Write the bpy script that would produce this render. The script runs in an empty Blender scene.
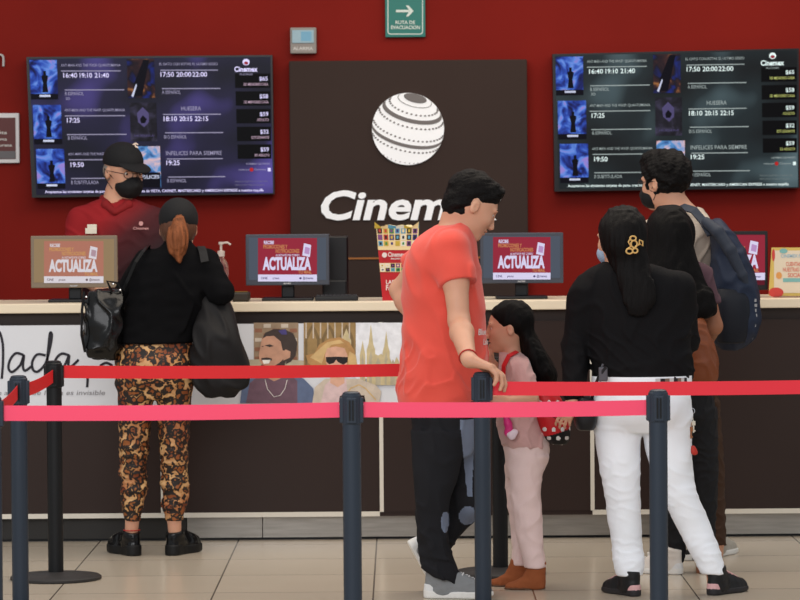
import bpy, math, random
import numpy as np
from mathutils import Vector, Matrix
C = bpy.context.scene.collection
R = math.radians
random.seed(4)
# ------------------------------------------------------------------ camera, world, lights, exposure
F = 3500.0; HC = 1.6
cam = bpy.data.cameras.new('camera'); cam.sensor_width = 36.0; cam.lens = F/800*36.0
cam.clip_end = 200
cam_o = bpy.data.objects.new('camera', cam); C.objects.link(cam_o)
PITCH = math.atan(107/F); ROLL = R(0.42)
MC = Matrix.Translation((0, 0, HC)) @ Matrix.Rotation(math.pi/2-PITCH, 4, 'X') @ Matrix.Rotation(-ROLL, 4, 'Z')
cam_o.matrix_world = MC
bpy.context.scene.camera = cam_o
cam.dof.use_dof = True; cam.dof.focus_distance = 13.9; cam.dof.aperture_fstop = 8.0
w = bpy.data.worlds.new('world'); bpy.context.scene.world = w; w.use_nodes = True
w.node_tree.nodes['Background'].inputs[0].default_value = (0.93, 0.97, 1.0, 1)
w.node_tree.nodes['Background'].inputs[1].default_value = 0.62
def area(name, loc, target, sx, sy, power, col):
    l = bpy.data.lights.new(name, 'AREA'); l.shape = 'RECTANGLE'; l.size = sx; l.size_y = sy; l.energy = power; l.color = col
    o = bpy.data.objects.new(name, l); C.objects.link(o); o.location = loc
    o.rotation_euler = (Vector(target)-Vector(loc)).to_track_quat('-Z', 'Y').to_euler(); return o
area('daylight_opening', (-2.0, 4.0, 4.6), (0, 14.5, 0.8), 9, 4, 560, (0.98, 0.98, 1.0))
area('ceiling_panel_light', (0.5, 14.9, 4.2), (0.2, 15.4, 0), 6, 2.0, 150, (1.0, 0.86, 0.70))
vs = bpy.context.scene.view_settings
bpy.context.scene.display_settings.display_device = 'sRGB'
vs.view_transform = 'Standard'; vs.look = 'None'; vs.gamma = 1.0; vs.exposure = 0.0; vs.use_curve_mapping = False
# ------------------------------------------------------------------ helpers
def at(px, py, Y):
    d = MC.to_3x3() @ Vector(((px-400)/F, -(py-300)/F, -1.0))
    return Vector((0, 0, HC)) + d*(Y/d.y)
def lin(c): return tuple(((v/255)/12.92 if v/255 <= .04045 else (((v/255)+.055)/1.055)**2.4) for v in c[:3])+(1.0,)
MATS = {}
def mat(name, col, rough=.6, metal=0, emit=0, bump=0, bscale=60, var=0, vscale=8, spec=.25, coat=0, trans=0, alpha=1, sss=0, stretch=(1, 1, 1), sheen=0):
    if name in MATS: return MATS[name]
    m = bpy.data.materials.new(name); m.use_nodes = True; nt = m.node_tree; b = nt.nodes['Principled BSDF']
    c = lin(col); b.inputs['Base Color'].default_value = c; b.inputs['Roughness'].default_value = rough
    b.inputs['Metallic'].default_value = metal; b.inputs['Specular IOR Level'].default_value = spec
    b.inputs['Coat Weight'].default_value = coat; b.inputs['Coat Roughness'].default_value = .08
    b.inputs['Transmission Weight'].default_value = trans; b.inputs['Alpha'].default_value = alpha
    b.inputs['Sheen Weight'].default_value = sheen
    if sss: b.inputs['Subsurface Weight'].default_value = sss; b.inputs['Subsurface Radius'].default_value = (.02, .008, .004); b.inputs['Subsurface Scale'].default_value = .5
    if emit: b.inputs['Emission Color'].default_value = c; b.inputs['Emission Strength'].default_value = emit
    tc = nt.nodes.new('ShaderNodeTexCoord'); mp = nt.nodes.new('ShaderNodeMapping'); mp.inputs['Scale'].default_value = stretch
    nt.links.new(tc.outputs['Object'], mp.inputs[0])
    if var:
        n = nt.nodes.new('ShaderNodeTexNoise'); n.inputs['Scale'].default_value = vscale; n.inputs['Detail'].default_value = 4
        r = nt.nodes.new('ShaderNodeValToRGB'); nt.links.new(mp.outputs[0], n.inputs['Vector']); nt.links.new(n.outputs[0], r.inputs[0])
        r.color_ramp.elements[0].position = .3; r.color_ramp.elements[1].position = .7
        r.color_ramp.elements[0].color = tuple(v*(1-var) for v in c[:3])+(1,); r.color_ramp.elements[1].color = tuple(min(1, v*(1+var)) for v in c[:3])+(1,)
        nt.links.new(r.outputs[0], b.inputs['Base Color'])
    if bump:
        n = nt.nodes.new('ShaderNodeTexNoise'); n.inputs['Scale'].default_value = bscale; n.inputs['Detail'].default_value = 3
        bp = nt.nodes.new('ShaderNodeBump'); bp.inputs['Strength'].default_value = bump; bp.inputs['Distance'].default_value = .004
        nt.links.new(mp.outputs[0], n.inputs['Vector']); nt.links.new(n.outputs[0], bp.inputs['Height']); nt.links.new(bp.outputs[0], b.inputs['Normal'])
    MATS[name] = m; return m
def emis(name, col, k=1.0):
    return mat(name, col, rough=.25, emit=k) if name in MATS else _emis(name, col, k)
def _emis(name, col, k):
    m = mat(name, (4, 4, 4), rough=.4, spec=.05); b = m.node_tree.nodes['Principled BSDF']
    b.inputs['Emission Color'].default_value = lin(col); b.inputs['Emission Strength'].default_value = k; return m

class MB:
    def __init__(s): s.v = []; s.f = []; s.m = []
    def add(s, vs_, fs, mi=0):
        o = len(s.v); s.v += [tuple(v) for v in vs_]; s.f += [tuple(i+o for i in f) for f in fs]; s.m += [mi]*len(fs)
    def box(s, a, b, mi=0, ch=0.0):
        x0, y0, z0 = (min(a[i], b[i]) for i in range(3)); x1, y1, z1 = (max(a[i], b[i]) for i in range(3))
        if ch <= 0:
            s.add([(x, y, z) for z in (z0, z1) for y in (y0, y1) for x in (x0, x1)], [(0, 2, 3, 1), (4, 5, 7, 6), (0, 1, 5, 4), (2, 6, 7, 3), (0, 4, 6, 2), (1, 3, 7, 5)], mi)
        else:
            import bmesh
            bm = bmesh.new(); bmesh.ops.create_cube(bm, size=1, matrix=Matrix.Translation(((x0+x1)/2, (y0+y1)/2, (z0+z1)/2)) @ Matrix.Diagonal((x1-x0, y1-y0, z1-z0, 1)))
            bmesh.ops.bevel(bm, geom=list(bm.edges), offset=ch, segments=2, affect='EDGES', profile=.5)
            s.add([v.co[:] for v in bm.verts], [[v.index for v in f.verts] for f in bm.faces], mi); bm.free()
    def tube(s, pts, r, n=10, mi=0, cap=True):
        pts = [Vector(p) for p in pts]; rs = r if isinstance(r, (list, tuple)) else [r]*len(pts)
        vs_ = []; fs = []; up = Vector((0, 0, 1)); prev = None
        for i, p in enumerate(pts):
            t = (pts[min(i+1, len(pts)-1)]-pts[max(i-1, 0)]).normalized()
            if prev is None: a = t.cross(up if abs(t.z) < .9 else Vector((1, 0, 0))).normalized()
            else: a = (prev-t*prev.dot(t)).normalized()
            prev = a; b = t.cross(a)
            for k in range(n):
                q = 2*math.pi*k/n; vs_.append(p+(a*math.cos(q)+b*math.sin(q))*rs[i])
        for i in range(len(pts)-1):
            for k in range(n): fs.append((i*n+k, i*n+(k+1) % n, (i+1)*n+(k+1) % n, (i+1)*n+k))
        if cap: fs.append(tuple(range(n-1, -1, -1))); fs.append(tuple((len(pts)-1)*n+k for k in range(n)))
        s.add(vs_, fs, mi)
    def lathe(s, c, prof, n=32, mi=0):
        vs_ = []; fs = []
        for r, z in prof:
            for k in range(n): q = 2*math.pi*k/n; vs_.append((c[0]+r*math.cos(q), c[1]+r*math.sin(q), c[2]+z))
        for i in range(len(prof)-1):
            for k in range(n): fs.append((i*n+k, i*n+(k+1) % n, (i+1)*n+(k+1) % n, (i+1)*n+k))
        fs.append(tuple(range(n-1, -1, -1))); fs.append(tuple((len(prof)-1)*n+k for k in range(n)))
        s.add(vs_, fs, mi)
    def quad(s, a, b, c, d, mi=0): s.add([a, b, c, d], [(0, 1, 2, 3)], mi)
    def poly(s, pts, Y, mi=0): s.add([at(x, y, Y) for x, y in pts], [tuple(range(len(pts)))], mi)   # a flat shape on a vertical plane
    def disc(s, px, py, rx, ry, Y, mi=0, n=20): s.poly([(px+rx*math.cos(2*math.pi*k/n), py+ry*math.sin(2*math.pi*k/n)) for k in range(n)], Y, mi)
    def rect(s, x0, y0, x1, y1, Y, mi=0): s.poly([(x0, y0), (x0, y1), (x1, y1), (x1, y0)], Y, mi)
    def stroke(s, pts, wd, Y, mi=0):
        P = [Vector(p) for p in pts]; L = []; Rr = []
        for i in range(len(P)):
            t = (P[min(i+1, len(P)-1)]-P[max(i-1, 0)]).normalized(); nrm = Vector((-t.y, t.x))*wd/2
            L.append(P[i]+nrm); Rr.append(P[i]-nrm)
        for i in range(len(P)-1): s.poly([L[i], L[i+1], Rr[i+1], Rr[i]], Y, mi)
    def build(s, name, mats, parent=None, origin=None, smooth=False):
        me = bpy.data.meshes.new(name)
        og = Vector(origin) if origin is not None else (Vector(parent.get('_o')) if parent is not None and parent.get('_o') is not None else Vector((0, 0, 0)))
        me.from_pydata([tuple(Vector(v)-og) for v in s.v], [], s.f)
        mats = mats if isinstance(mats, (list, tuple)) else [mats]
        for m in mats: me.materials.append(m)
        me.polygons.foreach_set('material_index', s.m)
        if smooth: me.polygons.foreach_set('use_smooth', [True]*len(me.polygons))
        me.update()
        o = bpy.data.objects.new(name, me); C.objects.link(o)
        if parent is not None: o.parent = parent
        elif origin is not None: o.location = og
        if smooth: me.set_sharp_from_angle(angle=R(38))
        return o
ORIG = {}
def thing(name, label, cat, loc, group=None):
    o = bpy.data.objects.new(name, None); C.objects.link(o); o.location = loc; o.empty_display_size = .1
    o['label'] = label; o['category'] = cat
    if group: o['group'] = group
    o['_o'] = tuple(loc); return o
def tag(o, label, cat, group=None):
    o['label'] = label; o['category'] = cat
    if group: o['group'] = group
    return o
def struct(o): o['kind'] = 'structure'; return o
FC = {}
def glyphs(txt, shear=0., bold=0.):
    k = (txt, shear, bold)
    if k in FC: return FC[k]
    cu = bpy.data.curves.new('t', 'FONT'); cu.body = txt; cu.shear = shear; cu.offset = bold; cu.resolution_u = 3; cu.size = 1
    ob = bpy.data.objects.new('t', cu); C.objects.link(ob)
    dg = bpy.context.evaluated_depsgraph_get(); me = ob.evaluated_get(dg).to_mesh()
    v = [tuple(a.co) for a in me.vertices]; f = [tuple(p.vertices) for p in me.polygons]
    ob.evaluated_get(dg).to_mesh_clear(); bpy.data.objects.remove(ob); bpy.data.curves.remove(cu)
    FC[k] = (v, f); return FC[k]
def text(mb, txt, x0, x1, yb, h, Y, mi=0, shear=0., bold=0.0, conv=None, depth=0, align=None):
    """lettering on a vertical plane: from x0 to x1, baseline yb, capital height h (photo pixels)"""
    v, f = glyphs(txt, shear, bold)
    if not v: return
    a0 = min(p[0] for p in v); a1 = max(p[0] for p in v); sy = h/.70
    if x1 is None: sx = sy; wd = (a1-a0)*sx
    else: sx = (x1-x0)/(a1-a0)
    if align == 'r': x0 = x0-(a1-a0)*sx
    if align == 'c': x0 = x0-(a1-a0)*sx/2
    cv = conv or (lambda x, y: (x, y))
    pts = [at(*cv(x0+(p[0]-a0)*sx, yb-p[1]*sy), Y) for p in v]
    if depth:
        bk = [p+Vector((0, depth, 0)) for p in pts]; n = len(pts); ed = {}
        for q in f:
            for i in range(len(q)):
                e = (q[i], q[(i+1) % len(q)])
                if (e[1], e[0]) in ed: ed.pop((e[1], e[0]))
                else: ed[e] = 1
        mb.add(pts+bk, list(f)+[(e[1], e[0], e[0]+n, e[1]+n) for e in ed], mi)
    else: mb.add(pts, f, mi)
# ---- implicit surfaces for bodies, clothes, hair, bags
def smin(a, b, k):
    if k <= 0: return np.minimum(a, b)
    h = np.clip(.5+.5*(b-a)/k, 0, 1); return b*(1-h)+a*h-k*h*(1-h)
def A3(v): return np.array(v, dtype=np.float32)
class Sdf:
    def __init__(s): s.ops = []; s.lo = A3((1e9,)*3); s.hi = -s.lo; s.post = []
    def _add(s, fn, lo, hi, k, mode):
        lo = A3(lo); hi = A3(hi); s.ops.append((fn, lo, hi, k, mode))
        if mode == 'u': s.lo = np.minimum(s.lo, lo); s.hi = np.maximum(s.hi, hi)
        return s
    def cone(s, a, b, ra, rb, k=.02, mode='u'):
        a = A3(a); b = A3(b); ab = b-a; L2 = float(ab@ab)+1e-9
        def fn(P):
            t = np.clip((P-a)@ab/L2, 0, 1); q = P-a-t[:, None]*ab
            return np.sqrt((q*q).sum(1))-(ra+(rb-ra)*t)
        r = max(ra, rb); return s._add(fn, np.minimum(a, b)-r, np.maximum(a, b)+r, k, mode)
    def sleeve(s, a, b, ra, rb, k=.02):
        a = A3(a); b = A3(b); n = (b-a)/np.linalg.norm(b-a); L = float((b-a)@n)
        def fn(P):
            t = np.clip((P-a)@n/L, 0, 1.6); q = P-a-(t*L)[:, None]*n
            return -smin(-(np.sqrt((q*q).sum(1))-(ra+(rb-ra)*t)), -((P-b)@n), .004)
        m = max(ra, rb); return s._add(fn, np.minimum(a, b)-m, np.maximum(a, b)+m, k, 'u')
    def chain(s, pts, rs, k=.02):
        for i in range(len(pts)-1): s.cone(pts[i], pts[i+1], rs[i], rs[i+1], k if i == 0 else min(k, .02))
        return s
    def ell(s, c, r, M=None, k=.02, mode='u'):
        c = A3(c); r = A3(r); Mi = np.array(M, dtype=np.float32) if M is not None else np.eye(3, dtype=np.float32)
        def fn(P):
            q = (P-c)@Mi                     # columns of M are the axes
            k0 = np.sqrt(((q/r)**2).sum(1)); k1 = np.sqrt(((q/(r*r))**2).sum(1))+1e-6
            return k0*(k0-1)/k1
        m = float(r.max()); return s._add(fn, c-m, c+m, k, mode)
    def loft(s, rows, k=.02, mode='u', p=2.0, rnd=.01):
        rows = sorted(rows); z = np.array([q[0] for q in rows]); V = np.array([q[1:5] for q in rows])
        zz = np.linspace(z[0], z[-1], 80); T = np.zeros_like(V)
        T[1:-1] = ((V[2:]-V[:-2])/(z[2:]-z[:-2])[:, None]); T[0] = (V[1]-V[0])/(z[1]-z[0]); T[-1] = (V[-1]-V[-2])/(z[-1]-z[-2])
        i = np.clip(np.searchsorted(z, zz, 'right')-1, 0, len(z)-2); hh = (z[i+1]-z[i]); t = ((zz-z[i])/hh)[:, None]; hh = hh[:, None]
        VV = (2*t**3-3*t**2+1)*V[i]+(t**3-2*t**2+t)*hh*T[i]+(-2*t**3+3*t**2)*V[i+1]+(t**3-t**2)*hh*T[i+1]
        VV = VV.astype(np.float32); z0 = float(z[0]); z1 = float(z[-1])
        def fn(P):
            cx, cy, rx, ry = (np.interp(P[:, 2], zz, VV[:, j]) for j in range(4))
            q = (np.abs((P[:, 0]-cx)/rx)**p+np.abs((P[:, 1]-cy)/ry)**p)**(1/p)
            d = (q-1)*np.minimum(rx, ry)
            return -smin(smin(-d, P[:, 2]-z0, rnd), z1-P[:, 2], rnd)
        lo = (float((VV[:, 0]-VV[:, 2]).min()), float((VV[:, 1]-VV[:, 3]).min()), z0); hi = (float((VV[:, 0]+VV[:, 2]).max()), float((VV[:, 1]+VV[:, 3]).max()), z1)
        return s._add(fn, lo, hi, k, mode)
    def box(s, c, r, M=None, rd=.01, k=.01, mode='u'):
        c = A3(c); r = A3(r); Mi = np.array(M, dtype=np.float32) if M is not None else np.eye(3, dtype=np.float32)
        def fn(P):
            q = np.abs((P-c)@Mi)-(r-rd)
            return np.sqrt((np.maximum(q, 0)**2).sum(1))+np.minimum(q.max(1), 0)-rd
        m = float(np.sqrt((r*r).sum())); return s._add(fn, c-m, c+m, k, mode)
    def plane(s, c, n, k=.004):
        """keeps the side the normal points away from"""
        c = A3(c); n = A3(Vector(n).normalized()); return s._add(lambda P: (P-c)@n, c, c, k, 'i')
    def fold(s, fn): s.post.append(fn); return s
    def ev(s, P, cull=True):
        d = np.full(len(P), .3, dtype=np.float32)
        for fn, lo, hi, k, mode in s.ops:
            if mode == 'i': d = -smin(-d, -fn(P), k); continue
            if cull:
                mk = ((P > lo-.07) & (P < hi+.07)).all(1); ix = np.nonzero(mk)[0]
                if not len(ix): continue
                e = fn(P[ix]).astype(np.float32); d[ix] = smin(d[ix], e, k) if mode == 'u' else -smin(-d[ix], e, k)
            else:
                e = fn(P).astype(np.float32); d = smin(d, e, k) if mode == 'u' else -smin(-d, e, k)
        for g in s.post: d = d+g(P)
        return d
    def arrays(s, h=.006):
        B = 6; lo = s.lo-3*h; n = np.ceil((s.hi+3*h-lo)/(h*B)).astype(int)+1
        g = np.stack(np.meshgrid(*[np.arange(k) for k in n], indexing='ij'), -1).reshape(-1, 3)
        c = (lo+(g+.5)*B*h).astype(np.float32); dc = s.ev(c)
        act = np.abs(dc) < B*h*1.45
        N = n*B; val = np.repeat(np.repeat(np.repeat(dc.reshape(n), B, 0), B, 1), B, 2).astype(np.float32)
        ga = g[act]*B; off = np.stack(np.meshgrid(*[np.arange(B)]*3, indexing='ij'), -1).reshape(-1, 3)
        for st in range(0, len(ga), 4000):
            idx = (ga[st:st+4000, None, :]+off[None]).reshape(-1, 3)
            val[idx[:, 0], idx[:, 1], idx[:, 2]] = s.ev((lo+idx*h).astype(np.float32))
        ins = val < 0
        cnt = np.zeros(N-1, dtype=np.int8)
        for a in (0, 1):
            for b in (0, 1):
                for c_ in (0, 1): cnt += ins[a:N[0]-1+a, b:N[1]-1+b, c_:N[2]-1+c_]
        cells = np.stack(np.nonzero((cnt > 0) & (cnt < 8)), -1)
        idm = np.full(N-1, -1, dtype=np.int32); idm[cells[:, 0], cells[:, 1], cells[:, 2]] = np.arange(len(cells))
        cor = np.array([(a, b, c_) for a in (0, 1) for b in (0, 1) for c_ in (0, 1)])
        cv = np.stack([val[cells[:, 0]+q[0], cells[:, 1]+q[1], cells[:, 2]+q[2]] for q in cor], 1)
        acc = np.zeros((len(cells), 3)); num = np.zeros(len(cells))
        for i in range(8):
            for j in range(i+1, 8):
                if abs(cor[i]-cor[j]).sum() != 1: continue
                a, b = cv[:, i], cv[:, j]; m = (a < 0) != (b < 0); t = np.where(m, a/np.where(m, a-b, 1), 0)
                acc += m[:, None]*(cor[i]+t[:, None]*(cor[j]-cor[i])); num += m
        V = lo+(cells+acc/num[:, None])*h
        Fs = []
        for ax in range(3):
            u, v_ = [(1, 2), (2, 0), (0, 1)][ax]
            sl0 = [slice(1, N[k]-1) for k in range(3)]; sl1 = list(sl0); sl1[ax] = slice(2, N[ax])
            A = ins[tuple(sl0)]; Bb = ins[tuple(sl1)]
            e = np.stack(np.nonzero(A != Bb), -1); flip = A[e[:, 0], e[:, 1], e[:, 2]]; e = e+1
            du = np.zeros(3, int); du[u] = 1; dv = np.zeros(3, int); dv[v_] = 1
            q = [e-du-dv, e-dv, e, e-du]; ids = np.stack([idm[k[:, 0], k[:, 1], k[:, 2]] for k in q], 1)
            ids = np.where(flip[:, None], ids, ids[:, ::-1]); Fs.append(ids)
        Fq = np.concatenate(Fs); Fq = Fq[(Fq >= 0).all(1)]
        return V, Fq
    def build(s, name, m, parent, h=.006, xf=None, mfn=None):
        V, Fq = s.arrays(h)
        mats = m if isinstance(m, (list, tuple)) else [m]
        mi = mfn(V[Fq].mean(1)) if mfn else None
        if xf is not None: V = V@np.array(xf.to_3x3()).T+np.array(xf.translation)
        og = np.array(parent.get('_o')) if parent is not None and parent.get('_o') is not None else np.zeros(3)
        if parent is None: og = V.mean(0); og[2] = V[:, 2].min()
        V = V-og
        me = bpy.data.meshes.new(name); me.vertices.add(len(V)); me.vertices.foreach_set('co', V.astype(np.float32).ravel())
        me.loops.add(len(Fq)*4); me.loops.foreach_set('vertex_index', Fq.astype(np.int32).ravel())
        me.polygons.add(len(Fq)); me.polygons.foreach_set('loop_start', np.arange(0, len(Fq)*4, 4, dtype=np.int32))
        me.polygons.foreach_set('use_smooth', np.ones(len(Fq), bool))
        for q in mats: me.materials.append(q)
        if mi is not None: me.polygons.foreach_set('material_index', mi.astype(np.int32))
        me.update(calc_edges=True); me.validate()
        o = bpy.data.objects.new(name, me); C.objects.link(o)
        if parent is not None: o.parent = parent
        else: o.location = og
        return o
def waves(seed, wl, amp, aniso=(1, 1, 1), n=7):
    rs = np.random.RandomState(seed); D = rs.normal(size=(n, 3))*np.array(aniso); D /= np.linalg.norm(D, axis=1)[:, None]
    W = 2*np.pi/(wl*rs.uniform(.7, 1.5, n)); ph = rs.uniform(0, 6.28, n)
    def fn(P):
        r = np.zeros(len(P), dtype=np.float32)
        for i in range(n): r += np.sin((P@D[i].astype(np.float32))*W[i]+ph[i]+.8*np.sin(P[:, 0]*23+P[:, 2]*17+ph[i]))
        return r*amp/math.sqrt(n)
    return fn
def creases(seed, amp, wl=.09, aniso=(1, 1, 1)):
    """soft valleys with narrow ridges, as in hanging cloth"""
    f = waves(seed, wl, 1.0, aniso, 5)
    return lambda P: -amp*np.exp(-(f(P)/.35)**2)+amp*.3
def wisps(sd, rows, n, seed, length=.09, y=0):
    rs = np.random.RandomState(seed)
    for i in range(n):
        z, cx, cy, rx, ry = rows; t = -1+2*(i+.5)/n; x = cx+rx*t*.85; yy = cy-ry*math.sqrt(max(0, 1-t*t))*.25
        e = (x+rs.uniform(-.02, .02), yy+rs.uniform(-.01, .01), z-length*rs.uniform(.3, 1)); m_ = ((x+e[0])/2+rs.uniform(-.008, .008), yy-.004, (z+e[2])/2)
        sd.chain([(x, yy, z+.04), m_, e], [.012, .010, .004], .02)
def band(fn, z0, z1, s=.05):
    return lambda P: fn(P)*np.clip((P[:, 2]-z0)/s, 0, 1)*np.clip((z1-P[:, 2])/s, 0, 1)
def hmat(yaw, pitch=0, roll=0):
    """columns: face direction, left side, up. yaw 0 looks to +X, 90 away from the camera"""
    return Matrix.Rotation(R(yaw), 3, 'Z') @ Matrix.Rotation(R(pitch), 3, 'Y') @ Matrix.Rotation(R(roll), 3, 'X')
def head(sd, c, M, s=1.0, ears=True, jaw=1.0):
    c = Vector(c); Mn = np.array(M)
    def P(x, y, z): return c+M@Vector((x*s, y*s, z*s))
    def e(x, y, z, r, k=.02, mode='u'): sd.ell(P(x, y, z), [q*s for q in r], Mn, k*s, mode)
    e(-.012, 0, .032, (.095, .076, .084), .03)
    e(.025, 0, -.012, (.068, .062, .085), .03)
    e(.030, 0, -.062, (.052, .047*jaw, .036), .03)
    e(.066, 0, -.092, (.021, .024*jaw, .017), .025)
    for q in (-1, 1):
        e(.058, q*.034, -.022, (.028, .024, .024), .02)
        e(.078, q*.026, .024, (.016, .026, .009), .012)
        e(.104, q*.034, .006, (.019, .016, .011), .012, 's')
        e(.104, q*.010, -.036, (.011, .009, .008), .006)
        if ears:
            e(-.006, q*.078, -.006, (.017, .009, .028), .006); e(-.001, q*.088, -.004, (.009, .007, .016), .003, 's')
    sd.cone(P(.087, 0, .012), P(.104, 0, -.028), .008*s, .0110*s, .012*s)
    e(.087, 0, -.056, (.014, .024, .006), .006); e(.085, 0, -.068, (.013, .020, .006), .006)
    e(.098, 0, -.0622, (.014, .030, .0018), .003, 's')
def face_bits(par, c, M, s=1.0, iris=(40, 25, 18), brows=(25, 18, 15)):
    c = Vector(c)
    def P(x, y, z): return c+M@Vector((x*s, y*s, z*s))
    for q in (-1, 1):
        e = Sdf().ell(P(.0735, q*.032, .004), [.0118*s]*3); io = M@Vector((1, 0, -.1)); cen = np.array(P(.0735, q*.032, .004))
        e.build('eye', [mat('eye_white', (225, 220, 215), .2), mat('iris_%d' % iris[0], iris, .15)], par, .0028,
                mfn=lambda Q, cen=cen, io=io: (((Q-cen)@np.array(io)) > .0098*s).astype(int))
        b = Sdf(); b.cone(P(.094, q*.016, .026), P(.083, q*.047, .028), .0045*s, .003*s); b.build('eyebrow', mat('brow_%d' % brows[0], brows, .8), par, .003)
def hand(sd, wr, d, n, right_side, s=1.0, curl=(.3, .4, .3), spread=.1, thumb=.6, k=.006):
    """palm faces n; thumb on the side t"""
    d = Vector(d).normalized(); n = Vector(n); n = (n-d*n.dot(d)).normalized(); t = d.cross(n)*(1 if right_side else -1); wr = Vector(wr)
    off = (.031, .0105, -.0105, -.030); L = ((.043, .026, .021), (.047, .030, .022), (.044, .028, .021), (.034, .021, .018))
    kn = []
    for i, o in enumerate(off):
        K = wr+(d*(.088-.004*abs(i-1)**1.5)+t*o)*s; kn.append(K)
        sd.cone(wr+(d*.012+t*o*.6)*s, K, .0155*s, .0115*s, .018*s)
    for i in range(4):
        p = kn[i]; a = 0; dd = (d+t*spread*(off[i]/.03)).normalized()
        for j in range(3):
            a += curl[j]*(1+.12*i); v = dd*math.cos(a)+n*math.sin(a); q = p+v*L[i][j]*s
            sd.cone(p, q, (.0098-.0009*j)*s, (.0090-.0010*j)*s, k if j == 0 else .003); p = q
    p = wr+(d*.022+t*.022)*s; v = (d*.75+t*thumb+n*.25).normalized()
    for j, l in enumerate((.040, .032, .026)):
        q = p+v*l*s; sd.cone(p, q, (.0145-.002*j)*s, (.0125-.002*j)*s, .012*s if j == 0 else .004); p = q; v = (v*.8+d*.35+n*.15).normalized()
def shoe(par, heel, yaw, L, m_up, m_sole, kind='sneaker', pitch=0, wd=1.0, stripe=None, side=1):
    ks = L/.27
    def outl(P, ins):
        x = P[:, 0]/ks; y = P[:, 1]/ks/wd; d = None
        cs = ((.036, 0, .034), (.10, .004*side, .034), (.175, .004*side, .045), (.200, .0, .042), (.232, -.006*side, .034))
        for (x0, y0, r0), (x1, y1, r1) in zip(cs, cs[1:]):
            L2 = (x1-x0)**2+(y1-y0)**2; t = np.clip(((x-x0)*(x1-x0)+(y-y0)*(y1-y0))/L2, 0, 1)
            e = np.sqrt((x-x0-t*(x1-x0))**2+(y-y0-t*(y1-y0))**2)-(r0+(r1-r0)*t); d = e if d is None else smin(d, e, .01)
        return d*ks+ins
    st = {'sneaker': .028, 'platform': .042, 'boot': .014}[kind]
    lo = (-.02, -.07, -.01); hi = (L+.03, .07, .15)
    hp = {'sneaker': ((0, .05, .10, .15, .20, .27), (.098, .110, .112, .092, .070, .056)),
          'platform': ((0, .05, .10, .15, .20, .27), (.108, .112, .112, .108, .092, .074)),
          'boot': ((0, .05, .10, .15, .20, .27), (.14, .15, .14, .085, .056, .042))}[kind]
    X = Matrix.Translation(heel) @ Matrix.Rotation(R(yaw), 4, 'Z') @ Matrix.Rotation(R(pitch), 4, 'Y')
    up = Sdf()
    def fu(P):
        h = np.interp(P[:, 0]/ks, hp[0], hp[1])*ks; zz = (P[:, 2]-st*ks*.6)/(h-st*ks*.6+1e-6)
        d = outl(P, .003+.014*np.clip(zz, 0, 1)**2)
        return -smin(smin(-d, h-P[:, 2], .018), P[:, 2]-st*ks*.6, .004)*.8
    up._add(fu, lo, hi, .01, 'u')
    if kind == 'sneaker': up.cone((.075*ks, 0, .045*ks), (.056*ks, 0, .115*ks), .036*ks, .043*ks, .025); up.plane((.05*ks, 0, .125*ks), (-.3, 0, 1))
    if kind == 'platform': up.cone((.085*ks, 0, .07*ks), (.060*ks, 0, .100*ks), .036*ks, .043*ks, .02); up.plane((.05*ks, 0, .112*ks), (-.2, 0, 1))
    if kind == 'boot': up.cone((.070*ks, 0, .05*ks), (.056*ks, 0, .17*ks), .046*ks, .056*ks, .03); up.plane((.05*ks, 0, .178*ks), (0, 0, 1))
    up.fold(waves(5, .03, .0007))
    u = up.build('shoe', m_up, par, .0045, X)
    so = Sdf()
    def fs(P):
        tz = st*ks*(1+.25*np.clip(1-P[:, 0]/ks/.12, 0, 1)); toe = .012*ks*np.clip((P[:, 0]/ks-.2)/.07, 0, 1)**2 if kind != 'boot' else 0
        return -smin(smin(-outl(P, 0), tz-P[:, 2], .006), P[:, 2]-toe, .006)
    so._add(fs, lo, hi, .01, 'u')
    o2 = so.build('sole', m_sole, par, .0045, X); o2.parent = u
    def rot(pts): return [X@Vector(p) for p in pts]
    if kind == 'sneaker':
        lb = MB()
        for i in range(5):
            x = (.105+.022*i)*ks; z = float(np.interp(x/ks, hp[0], hp[1]))*ks+.0005; wy = .018*ks
            lb.tube([tuple(Vector(p)-Vector(par['_o'])) for p in rot([(x, -wy, z-.006), (x+.004, 0, z+.001), (x, wy, z-.006)])], .003, 6)
            lb.tube([tuple(Vector(p)-Vector(par['_o'])) for p in rot([(x, -wy, z-.006), (x+.018, wy, z-.008)])], .0025, 6)
        lo_ = lb.build('laces', stripe or mat('lace_white', (215, 215, 215), .8), None); lo_.parent = u
    if kind == 'sneaker' and stripe is not None:
        hc = Sdf(); hc._add(lambda P: np.maximum(np.maximum(fu(P)-.002, P[:, 0]-.045*ks), P[:, 2]-.055*ks), (-.02, -.07, 0), (.05, .07, .06), .005, 'u')
        q = hc.build('heel_counter', stripe, par, .004, X); q.parent = u
    return u
class Person:
    def __init__(s, label, Y, px, cat='person', Y0=None, zbase=0.0):
        s.Y = Y; f = at(px, 400, Y); s.o = thing('person', label, cat, (f.x, Y, zbase)); s.s = F/Y
    def p(s, px, py, dy=0): return at(px, py, s.Y+dy)
    def rows(s, rs, off=0.0):
        out = []
        for r in rs:
            py, xl, xr, dy, ry = r; a = s.p(xl, py, dy); b = s.p(xr, py, dy); c = (a+b)/2
            out.append((c.z, c.x, c.y, (b.x-a.x)/2+off, ry+off))
        return out
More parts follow.
